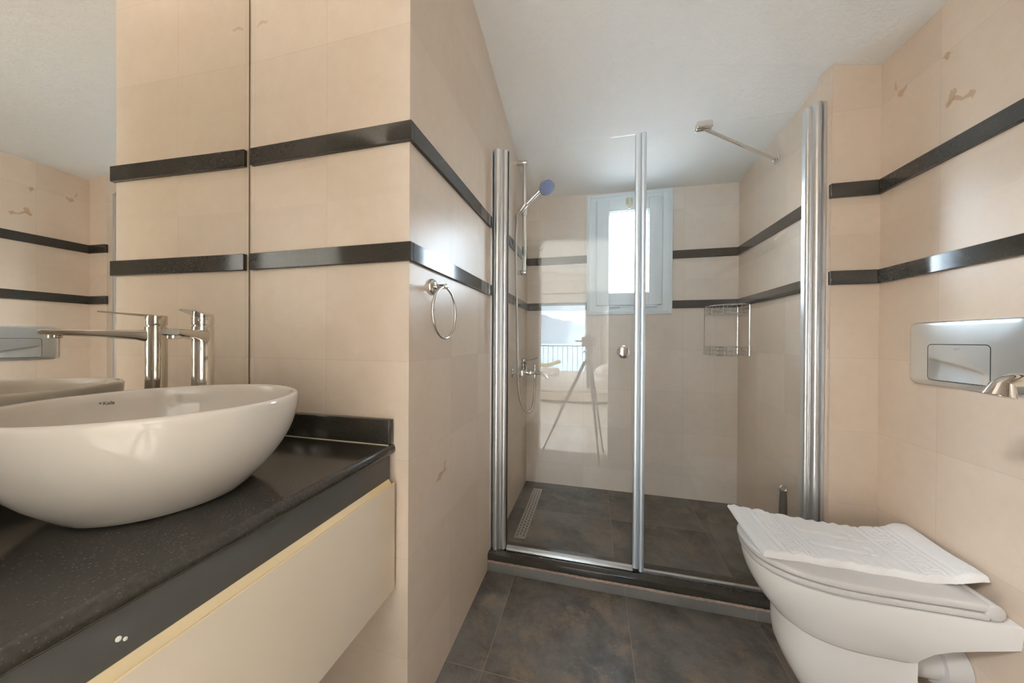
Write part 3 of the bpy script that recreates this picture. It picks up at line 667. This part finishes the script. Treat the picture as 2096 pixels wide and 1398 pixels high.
# brush behind the glass
bx, by = 0.822, 1.70
tb = thing('toilet_brush', 'grey brush handle with round hole, inside the glass behind the toilet', 'brush', (bx, by, 0.08))
m = MB(); m.lathe([(0, 0), (0.045, 0), (0.048, 0.004), (0.050, 0.12), (0.047, 0.12), (0.043, 0.01), (0, 0.01)], 32, Matrix.Translation((bx, by, 0.0805))); m.build('holder', M_BRUSH, tb)
def bsec(z, w, d, n=20): return [V((bx+w*math.cos(2*PI*k/n)*0.92, by+d*math.sin(2*PI*k/n)-0.0, z)) for k in range(n)]
m = MB(); m.loft([bsec(0.10, 0.008, 0.008), bsec(0.24, 0.010, 0.009), bsec(0.30, 0.015, 0.010), bsec(0.38, 0.017, 0.0105), bsec(0.43, 0.0155, 0.010), bsec(0.455, 0.0135, 0.009)]); m.build('handle', M_BRUSH, tb)
m = MB(); m.tube([(bx+0.0125*math.cos(2*PI*k/24), by, 0.465+0.0125*math.sin(2*PI*k/24)) for k in range(24)], 0.0045, 10, True); m.build('hanging_eye', M_CHROME, tb)

# ------------------------------------------------------------------ toilet
TY = 1.240
def outline(xf, xb, hw, z, L=0.27, n=2.5, cy_=TY):
    xc = xf+min(L, (xb-xf)*0.75); P = []
    for i in range(8): P.append(V((xb+(xc-xb)*i/8, cy_-hw, z)))
    for i in range(49):
        a = -PI/2+PI*i/48; c, s_ = math.cos(a), math.sin(a)
        P.append(V((xc-(xc-xf)*abs(c)**(2/n), cy_+hw*math.copysign(abs(s_)**(2/n), s_), z)))
    for i in range(1, 9): P.append(V((xc+(xb-xc)*i/8, cy_+hw, z)))
    for i in range(1, 8): P.append(V((xb, cy_+hw-2*hw*i/8, z)))
    return P
wc = thing('toilet', 'white ceramic toilet with closed lid against the right wall', 'toilet', (0.80, TY, 0))
XW = XR-0.0015
m = MB(); m.loft([outline(0.620, 0.80, 0.105, 0.2480), outline(0.590, 0.825, 0.124, 0.2500), outline(0.572, 0.842, 0.1335, 0.262), outline(0.558, 0.852, 0.1395, 0.280), outline(0.538, 0.868, 0.149, 0.305), outline(0.526, 0.900, 0.155, 0.325), outline(0.515, 0.955, 0.1605, 0.345), outline(0.507, XW, 0.1645, 0.365), outline(0.498, XW, 0.168, 0.395), outline(0.4945, XW, 0.1695, 0.418), outline(0.495, XW, 0.1695, 0.4225), outline(0.500, XW-0.001, 0.1645, 0.4255)]); m.build('bowl', M_CERAMIC_T, wc, ang=50)
m = MB(); m.loft([outline(0.662, 0.90, 0.092, 0.0005, 0.2), outline(0.657, 0.90, 0.094, 0.01, 0.2), outline(0.632, 0.895, 0.100, 0.05, 0.2), outline(0.605, 0.89, 0.106, 0.10, 0.2), outline(0.584, 0.87, 0.1115, 0.155, 0.2), outline(0.578, 0.86, 0.114, 0.20, 0.2), outline(0.578, 0.86, 0.115, 0.262, 0.2)]); m.build('pedestal', M_CERAMIC_T, wc, ang=50)
m = MB(); m.tube([(0.86, TY, 0.19), (0.93, TY, 0.19), (XW, TY, 0.19)], 0.055, 32); m.tube([(0.965, TY, 0.19), (XW-0.001, TY, 0.19)], 0.068, 32); m.build('drain_pipe', M_PLAST_T, wc)
def ring(z0, z1, xf, hw, xb, r=0.004, n=2.6, pucker=0.0):
    return [outline(xf+r, xb, hw-r, z0, 0.27, n), outline(xf+r*0.3, xb, hw-r*0.3, z0+r*0.3, 0.27, n), outline(xf, xb, hw, z0+r, 0.27, n), outline(xf, xb, hw, z1-r, 0.27, n), outline(xf+r*0.3, xb-r*0.3, hw-r*0.3, z1-r*0.3, 0.27, n), outline(xf+r, xb-r, hw-r, z1, 0.27, n), outline(xf+0.04, xb-0.04, hw-0.04, z1+pucker, 0.27, n)]
m = MB(); m.loft(ring(0.4285, 0.4465, 0.489, 0.1715, 0.955)); m.build('seat', M_PLAST_T, wc, ang=60)
m = MB(); m.loft(ring(0.4485, 0.4690, 0.4845, 0.173, 0.968, 0.006, 2.6, 0.003))
m.cyl((0.966, TY-0.1735, 0.4515), (0.966, TY+0.1735, 0.4515), 0.0195, bev=0.003, seg=32); m.build('lid', M_PLAST_T, wc, ang=50)

# bath mat
NU, NV = 190, 130
c00, c01, c10, c11 = V((0.500, 1.138, 0)), V((0.507, 1.432, 0)), V((1.004, 1.120, 0)), V((1.006, 1.362, 0))
key = ["1111111111", "1000000001", "1011111101", "1010000101", "1010110101", "1010010001", "1011011111", "1000010000", "1111110111", "0000000000"]
def greek(u, v):      # u across the border (0..1), v along (tile units)
    f = v % 1.0; i = min(9, int(u*10)); j = min(9, int(f*10)); return key[i][j] == '1'
def foot(u, v, flip):
    # u along the foot (heel 0 to toes 1), v across (-1..1)
    v = v*flip; out = 9.0
    def el(cu, cv, ru, rv, cur=out): return math.hypot((u-cu)/ru, (v-cv)/rv)
    out = min(el(0.17, 0.0, 0.19, 0.50), el(0.40, -0.12, 0.27, 0.42), el(0.60, -0.02, 0.20, 0.62))
    toes = [(0.90, 0.42, 0.105, 0.25), (0.915, 0.06, 0.075, 0.155), (0.895, -0.22, 0.068, 0.14), (0.86, -0.46, 0.062, 0.13), (0.81, -0.66, 0.058, 0.12)]
    return out, min(el(*q) for q in toes)
H = np.zeros((NU+1, NV+1))
for i in range(NU+1):
    for j in range(NV+1):
        u, v = i/NU, j/NV; h = 0.0
        for (a, b) in ((0.13, 0.27), (0.73, 0.87)):
            if a < u < b:
                h -= 0.0020
                if greek((u-a)/(b-a), v*4.3): h += 0.0042
            if abs(u-a+0.02) < 0.006 or abs(u-b-0.02) < 0.006: h -= 0.0020
        if 0.32 < u < 0.70:
            h -= 0.0006
            for cv, fl in ((0.36, 1), (0.66, -1)):
                d, tt = foot((u-0.335)/0.345, (v-cv)/0.15, fl); d = min(d, tt)
                if d < 1: h += 0.0042*min(1.0, (1-d)*5)
                elif d < 1.25: h -= 0.0022
        e = min(v, 1-v); rip = 0.5+0.5*math.sin(u*75+3*math.sin(u*11))
        if e < 0.13: h += (0.003-0.0065*rip)*(1-e/0.13)
        H[i, j] = h
Hs = H.copy()
Hs[1:-1, 1:-1] = (H[1:-1, 1:-1]*2+H[:-2, 1:-1]+H[2:, 1:-1]+H[1:-1, :-2]+H[1:-1, 2:])/6
def sst(a, b, x): x = max(0, min(1, (x-a)/(b-a))); return x*x*(3-2*x)
t = bmesh.new(); TOPV = []; BOT = []
for i in range(NU+1):
    ra, rb = [], []
    for j in range(NV+1):
        u, v = i/NU, j/NV
        p = (c00*(1-u)+c10*u)*(1-v)+(c01*(1-u)+c11*u)*v
        wob = 0.0022*math.sin(u*31+1.3)*(1 if v < 0.5 else 0.6)*abs(2*v-1)**3
        p = p+V((0, wob-0.006*math.exp(-((u-0.02)/0.05)**2)*(1-v), 0))
        zb = 0.4725+0.0255*sst(0.78, 1.0, u)+0.012*sst(0.72, 1.0, u)*sst(0.3, 1.0, v)+0.0020*math.sin(u*9)*v+0.006*sst(0.6, 1, v)*sst(0.25, 0.0, u)
        e = min(u/0.02, (1-u)/0.02, v/0.035, (1-v)/0.035, 1.0); th = (0.0125+0.006*(1-v)*sst(1.0, 0.1, v))*math.sqrt(max(0.0, 1-(1-e)**2))
        if i == 0: th = 0
        ra.append(t.verts.new((p.x, p.y, zb+th+Hs[i, j]*min(1, e+0.35)))); rb.append(t.verts.new((p.x, p.y, zb-0.0006)))
    TOPV.append(ra); BOT.append(rb)
for i in range(NU):
    for j in range(NV):
        t.faces.new((TOPV[i][j], TOPV[i+1][j], TOPV[i+1][j+1], TOPV[i][j+1])); t.faces.new((BOT[i][j], BOT[i][j+1], BOT[i+1][j+1], BOT[i+1][j]))
edge = [(i, 0) for i in range(NU)]+[(NU, j) for j in range(NV)]+[(i, NV) for i in range(NU, 0, -1)]+[(0, j) for j in range(NV, 0, -1)]
for k in range(len(edge)):
    a = edge[k]; b = edge[(k+1) % len(edge)]; t.faces.new((TOPV[a[0]][a[1]], BOT[a[0]][a[1]], BOT[b[0]][b[1]], TOPV[b[0]][b[1]]))
bmesh.ops.recalc_face_normals(t, faces=t.faces[:])
tw = NT('white_terry'); nz = tw.noise(tw.obj(), 420, 2, 0.6); tw.set(col=tw.mix(nz, (0.80, 0.80, 0.80), (0.88, 0.88, 0.88)), rough=0.95, spec=0.1, sheen=0.3); tw.bump(nz, 0.6, 0.0025)
m = MB(); m._merge(t); tag(m.build('bath_mat', tw.m, ang=80), 'white terry bath mat with embossed feet lying on the toilet lid', 'bath mat')

# flush plate
PY0, PY1, PZ0, PZ1 = 1.055, 1.367, 0.988, 1.184
def rrect(y0, y1, z0, z1, r, n=8, bulge=0.0):
    P = []
    for cy_, cz_, a0 in ((y1-r, z1-r, 0), (y0+r, z1-r, 90), (y0+r, z0+r, 180), (y1-r, z0+r, 270)): P += arc(cy_, cz_, r, a0, a0+90, n)
    return P
pl = thing('flush_plate', 'brushed steel flush plate with one wide button above the toilet', 'flush plate', (XR, 1.21, PZ0))
BY0, BY1, BZ0, BZ1 = 1.136, 1.300, 1.006, 1.113
def hole(x): return [V((x, a, b)) for a, b in rrect(BY0-0.0020, BY1+0.0020, BZ0-0.0020, BZ1+0.0020, 0.0120)]
def platesec(x, ins): return [V((x, a, b)) for a, b in rrect(PY0+ins, PY1-ins, PZ0+ins, PZ1-ins, 0.026-min(ins, 0.01))]
t_ = NT('brushed_steel_plate'); mp = t_.n('ShaderNodeMapping'); mp.inputs['Scale'].default_value = (40, 3, 260); t_.l(t_.obj(), mp.inputs[0]); nb = t_.noise(mp.outputs[0], 1.0, 3)
t_.set(col=(0.80, 0.83, 0.84), metal=1.0, rough=t_.math('ADD', 0.26, t_.math('MULTIPLY', nb, 0.12))); t_.bump(nb, 0.06, 0.001); M_PLATE = t_.m
m = MB(); m.loft([platesec(XR-0.0005, 0.0), platesec(XR-0.006, 0.0), platesec(XR-0.0095, 0.002), platesec(XR-0.011, 0.006), platesec(XR-0.0118, 0.014), hole(XR-0.0128), hole(XR-0.0022)], cap=False); m.build('plate', M_PLATE, pl, ang=45)
m = MB(); m.prism(rrect(BY0-0.003, BY1+0.003, BZ0-0.003, BZ1+0.003, 0.0115), XR-0.0024, XR-0.0006, 'x'); m.build('button_gap', M_BLACKR, pl)
t = bmesh.new(); G = []; nu_, nv_ = 44, 30
for i in range(nu_+1):
    row = []
    for j in range(nv_+1):
        u, v = i/nu_, j/nv_; y_ = BY0+(BY1-BY0)*u; z_ = BZ0+(BZ1-BZ0)*v
        # S shaped finger dip: deep below a curved ridge
        s_ = 1-u; ridge = 0.66-0.36*sst(0.05, 0.95, s_)-0.05*math.sin(s_*2*PI)
        dd = ridge-v; dip = 0.010*sst(0.0, 0.10, dd)*sst(0.75, 0.05, dd)*sst(0.0, 0.18, s_)*sst(1.0, 0.72, s_)
        row.append(t.verts.new((XR-0.0129+dip*0.8, y_, z_)))
    G.append(row)
for i in range(nu_):
    for j in range(nv_): t.faces.new((G[i][j], G[i][j+1], G[i+1][j+1], G[i+1][j]))
bmesh.ops.recalc_face_normals(t, faces=t.faces[:])
# round the corners by pulling them in, then give the skin thickness
for row in G:
    for v in row:
        yc = min(max(v.co.y, BY0+0.01), BY1-0.01); zc = min(max(v.co.z, BZ0+0.01), BZ1-0.01); d = V((0, v.co.y-yc, v.co.z-zc))
        if d.length > 0.01: d = d.normalized()*0.01; v.co.y = yc+d.y; v.co.z = zc+d.z
m = MB(); m._merge(t)
bt = m.build('button', M_PLATE, pl, ang=60)
b = text_mesh('ZOUT', 0.0062, 0.0)
xs = [v.co.x for v in b.verts]; wd = max(xs)-min(xs)
for v in b.verts: v.co = V((XR-0.0133, 1.2165-(v.co.x-wd/2), 1.0985+v.co.y))
m = MB(); m._merge(b); m.build('button_mark', plain('faint_engraving', (0.36, 0.38, 0.39), 0.4, 0.6), bt)

# chrome tap on the right wall
ax, ay, az = 0.748, 0.828, 1.050
tp = thing('wall_tap', 'small chrome wall pipe with down turned round end in front of flush plate', 'wall tap', (XR, ay, az))
m = MB(); m.tube(smooth([(XR-0.004, ay, az), (0.92, ay, az), (ax+0.045, ay, az), (ax+0.018, ay, az-0.002), (ax+0.004, ay, az-0.012), (ax, ay, az-0.024)], 6), 0.0125, 24); m.build('pipe', M_CHROME_W, tp)
m = MB(); m.cyl((ax+0.006, ay, az-0.006), (ax, ay, az-0.032), 0.014, 0.0215, bev=0.0015, seg=36); m.build('outlet', M_CHROME_W, tp)
m = MB(); m.cyl((XR-0.0005, ay, az), (XR-0.012, ay, az), 0.030, 0.024, bev=0.003, seg=32); m.build('rosette', M_CHROME_W, tp)

# added fill uplighter to brighten the bathroom (beside the camera, outside the frame)
ux, uy, uz = mx(0.08)+0.185, 0.08, 2.02
ul = thing('fill_uplighter', 'added unseen fill uplighter on the mirror wall beside the doorway', 'added fill light', (ux, uy, uz))
m = MB(); m.lathe([(0, 0.0), (0.07, 0.004), (0.13, 0.022), (0.165, 0.055), (0.175, 0.095), (0.171, 0.095), (0.161, 0.057), (0.126, 0.026), (0.068, 0.009), (0, 0.006)], 40, Matrix.Translation((ux, uy, uz))); m.box((mx(0.08)+0.001, uy-0.03, uz+0.03), (ux-0.158, uy+0.03, uz+0.08), 0.004); m.build('bowl', M_PVC, ul)
t = NT('fill_uplighter_glow'); t.p.inputs['Emission Color'].default_value = (1.0, 0.97, 0.93, 1); t.p.inputs['Emission Strength'].default_value = FILL_UPLIGHT; t.set(col=(0.8, 0.8, 0.8))
m = MB(); m.lathe([(0, 0.056), (0.154, 0.055), (0.158, 0.058), (0.154, 0.061), (0, 0.062)], 40, Matrix.Translation((ux, uy, uz))); m.build('diffuser', t.m, ul)

# ------------------------------------------------------------------ bedroom seen in the glass
QX0, QX1, QY0, QY1, QZ = -2.7, 1.5, -4.50, -0.22, 2.62
m = MB(); m.box((QX0-0.1, QY0-1.6, -0.12), (QX1+0.1, QY1, 0.0)); struct(m.build('floor_bedroom', M_BFLOOR, world0=True))
t = bmesh.new(); ZA, ZB = 2.35, 2.95
m = MB(); m.prism([(QX0-0.1, 2.95), (QX1+0.1, 2.35), (QX1+0.1, 2.45), (QX0-0.1, 3.05)], QY0-0.1, QY1, 'y'); struct(m.build('ceiling_bedroom', M_BED_WALL, world0=True)); t.free()
m = MB(); m.box((QX0-0.1, QY0-0.1, -0.1), (QX0, QY1, 3.1)); struct(m.build('wall_bedroom_left', M_BED_WALL, world0=True))
m = MB(); m.box((QX1, QY0-0.1, -0.1), (QX1+0.1, QY1, 3.1)); struct(m.build('wall_bedroom_right', M_BED_WALL, world0=True))
GX0, GX1, GZ = -2.25, -0.15, 1.98
m = MB(); m.box((QX0, QY0-0.1, -0.1), (GX0, QY0, 3.1)); m.box((GX1, QY0-0.1, -0.1), (QX1, QY0, 3.1)); m.box((GX0, QY0-0.1, GZ), (GX1, QY0, 3.1)); struct(m.build('wall_bedroom_far', M_BED_WALL, world0=True))
m = MB(); m.box((-1.4, QY1, -0.1), (DX0-0.001, QY1+0.001, 3.1)); m.box((QX0, QY1, -0.1), (-1.4, QY1+0.1, 3.1)); m.box((1.3, QY1, -0.1), (QX1, QY1+0.1, 3.1)); struct(m.build('wall_bedroom_near', M_BED_WALL, world0=True))
m = MB(); frame(m, GX0, GX1, 0.0, GZ, 0.05, QY0-0.07, QY0-0.02, 0.003); m.box(((GX0+GX1)/2-0.03-0.35, QY0-0.07, 0), ((GX0+GX1)/2+0.03-0.35, QY0-0.02, GZ), 0.003); struct(m.build('window_2', M_PVC, world0=True))
def wavy(x0, x1, y, z0, z1, amp, waves, th=0.004):
    n = waves*10; A = [(x0+(x1-x0)*i/n, y+amp*math.sin(2*PI*waves*i/n)) for i in range(n+1)]; Bk = [(a, b-th) for a, b in A][::-1]; return A+Bk
m = MB(); m.prism(wavy(-0.18, 0.16, QY0+0.10, 0, 0, 0.025, 7), 0.02, 2.17); tag(m.build('curtain', M_CURT, ang=60), 'grey pleated curtain beside the sea view window reflected in the shower door', 'curtain')
m = MB(); m.cyl((-2.4, QY0+0.10, 2.19), (0.30, QY0+0.10, 2.19), 0.012, seg=14); m.ball((0.31, QY0+0.10, 2.19), 0.025)
for bxx in (-2.3, 0.25): m.cyl((bxx, QY0, 2.19), (bxx, QY0+0.10, 2.19), 0.007, seg=10)
tag(m.build('curtain_rod', M_RAIL), 'thin grey curtain rod above the window reflected in the shower door', 'curtain rod')
bl = thing('bedroom_fill_lamp', 'added unseen fill light under the bedroom ceiling', 'ceiling lamp', (-1.9, -1.5, 2.72))  # lamp added out of view to brighten the bedroom and doorway light
m = MB(); m.lathe([(0, 0.06), (0.31, 0.06), (0.315, 0.0), (0.31, -0.02), (0, -0.02)], 40, Matrix.Translation((-1.9, -1.5, 2.76))); m.build('base', M_PVC, bl)
t = NT('bedroom_fill_glow'); t.p.inputs['Emission Color'].default_value = (0.94, 0.97, 1.0, 1); t.p.inputs['Emission Strength'].default_value = BEDROOM_FILL; t.set(col=(0.8, 0.8, 0.8))
m = MB(); m.lathe([(0.305, -0.02), (0.30, -0.05), (0.24, -0.085), (0.12, -0.105), (0, -0.11)], 40, Matrix.Translation((-1.9, -1.5, 2.76))); m.build('shade', t.m, bl)
bd = thing('bed', 'bed with white sheet reflected in the shower door, below the window', 'bed', (-0.7, -3.35, 0))
m = MB(); m.box((-1.75, -4.15, 0.05), (0.42, -2.72, 0.20), 0.01); m.build('base', M_BBASE, bd)
for a_, b_ in ((-1.65, -4.05), (0.32, -4.05), (-1.65, -2.82), (0.32, -2.82)):
    m = MB(); m.box((a_-0.04, b_-0.04, 0.0005), (a_+0.04, b_+0.04, 0.055)); m.build('foot', M_WOOD, bd)
m = MB(); m.box((-1.73, -4.14, 0.2005), (0.40, -2.70, 0.46), 0.06, 4); m.build('mattress', M_LINEN, bd)
m = MB(); m.box((0.42, -4.2, 0.0005), (0.48, -2.68, 0.95), 0.01); m.build('headboard', M_WOOD, bd)
m = MB(); m.ball((0.20, -3.02, 0.60), 0.30, (0.58, 1.0, 0.30), 28, 16, Matrix.Rotation(-0.25, 4, 'Y')); tag(m.build('pillow', M_LINEN), 'white pillow on the bed in the door reflection', 'pillow')
m = MB(); m.cyl((-0.95, -2.95, 0.538), (-0.62, -2.92, 0.538), 0.075, bev=0.02, seg=28); tag(m.build('rolled_towel', M_LINEN), 'white rolled towel on the bed in the door reflection', 'towel')
m = MB(); m.tube(smooth([(-1.0, -2.95, 0.665), (-0.85, -2.93, 0.655), (-0.70, -2.92, 0.70), (-0.60, -2.91, 0.735)], 5), 0.036, 18); tag(m.build('folded_towel', M_YEL), 'pale yellow folded towel on top of the rolled towel', 'towel')
rl = thing('balcony_railing', 'dark metal balcony railing before the sea in the door reflection', 'railing', (-1.1, -5.7, 0))
m = MB(); m.box((-2.6, -5.73, 0.955), (1.2, -5.68, 0.99), 0.004); m.build('top_rail', M_RAIL, rl)
m = MB(); m.box((-2.6, -5.72, 0.08), (1.2, -5.69, 0.10), 0.002); m.build('bottom_rail', M_RAIL, rl)
for a_ in (-2.6, 1.16):
    m = MB(); m.box((a_, -5.725, 0.0005), (a_+0.04, -5.685, 0.956)); m.build('post', M_RAIL, rl)
for k in range(28):
    x = -2.50+k*0.13; m = MB(); m.box((x-0.008, -5.713, 0.0995), (x+0.008, -5.697, 0.956)); m.build('baluster', M_RAIL, rl)
m = MB(); m.box((-6000, -9000, -32), (6000, -30, -30)); tag(m.build('sea', M_SEA), 'calm pale blue sea beyond the balcony in the door reflection', 'sea')
t = bmesh.new(); R0, R1, R2 = [], [], []
for i in range(81):
    x = -2400+60*i
    h = 70+210*math.exp(-((x+750)/680)**2)+60*math.exp(-((x+1900)/500)**2)+9*math.sin(x*0.021)+6*math.sin(x*0.047)
    R0.append(t.verts.new((x, -3000, -29.5))); R1.append(t.verts.new((x, -3350, h))); R2.append(t.verts.new((x, -3900, -29.5)))
for i in range(80): t.faces.new((R0[i], R0[i+1], R1[i+1], R1[i])); t.faces.new((R1[i], R1[i+1], R2[i+1], R2[i])); t.faces.new((R2[i], R2[i+1], R0[i+1], R0[i]))
bmesh.ops.recalc_face_normals(t, faces=t.faces[:])
m = MB(); m._merge(t); tag(m.build('hill', M_HILL), 'hazy blue hill across the water in the door reflection', 'hill')

# photographer's tripod, seen as a reflection
TX, TYY = -0.055, -0.135
ap = V((TX, TYY, 0.915))
tri = thing('tripod', 'black tripod standing in the doorway, reflected in the shower door', 'tripod', (TX, TYY, 0))
m = MB(); m.cyl((TX, TYY, 0.885), (TX, TYY, 0.935), 0.030, bev=0.004); m.cyl((TX, TYY, 0.66), (TX, TYY, 1.0), 0.013, seg=18); m.build('centre_column', M_LEGS, tri)
m = MB(); m.cyl((TX, TYY, 0.995), (TX, TYY, 1.022), 0.027, bev=0.003); m.ball((TX, TYY, 1.035), 0.020); m.cyl((TX, TYY, 1.045), (TX, TYY, 1.063), 0.022, bev=0.003); m.cyl((TX-0.045, TYY, 1.012), (TX+0.045, TYY, 1.012), 0.008, bev=0.002); m.build('ball_head', M_LEGS, tri)
for fxx, fyy in ((-0.500, -0.175), (0.100, -0.290), (0.055, 0.070)):
    f = V((fxx, fyy, 0.0)); d = (f-ap); hz = V((d.x, d.y, 0)).normalized(); a = ap+hz*0.030; d = f-a
    m = MB(); m.cyl(a, a+d*0.40, 0.0155, seg=16, bev=0.002); m.cyl(a+d*0.385, a+d*0.425, 0.018, seg=16, bev=0.003); m.cyl(a+d*0.42, a+d*0.72, 0.0115, seg=14); m.cyl(a+d*0.705, a+d*0.735, 0.0145, seg=14, bev=0.002); m.cyl(a+d*0.73, a+d*0.985, 0.008, seg=12); m.cyl(a+d*0.97, f+V((0, 0, 0.0005)), 0.011, seg=12); m.build('leg', M_LEGS, tri)
cb_ = thing('photo_camera', 'black photo camera on the tripod, reflected in the shower door', 'camera', (TX, TYY, 1.064))
m = MB(); m.box((TX-0.062, TYY-0.035, 1.0645), (TX+0.068, TYY+0.012, 1.155), 0.010, 3); m.box((TX-0.03, TYY-0.032, 1.15), (TX+0.03, TYY+0.010, 1.178), 0.008, 3); m.box((TX+0.042, TYY-0.02, 1.07), (TX+0.075, TYY+0.030, 1.15), 0.010, 3); m.build('body', M_BODY, cb_)
m = MB(); m.cyl((TX-0.004, TYY+0.010, 1.112), (TX-0.004, TYY+0.075, 1.112), 0.040, 0.043, bev=0.003, seg=32); m.build('lens', M_BODY, cb_)
m = MB(); m.box((TX-0.12, TYY-0.012, 1.105), (TX-0.060, TYY-0.006, 1.122), 0.002); m.build('strap', M_BODY, cb_)
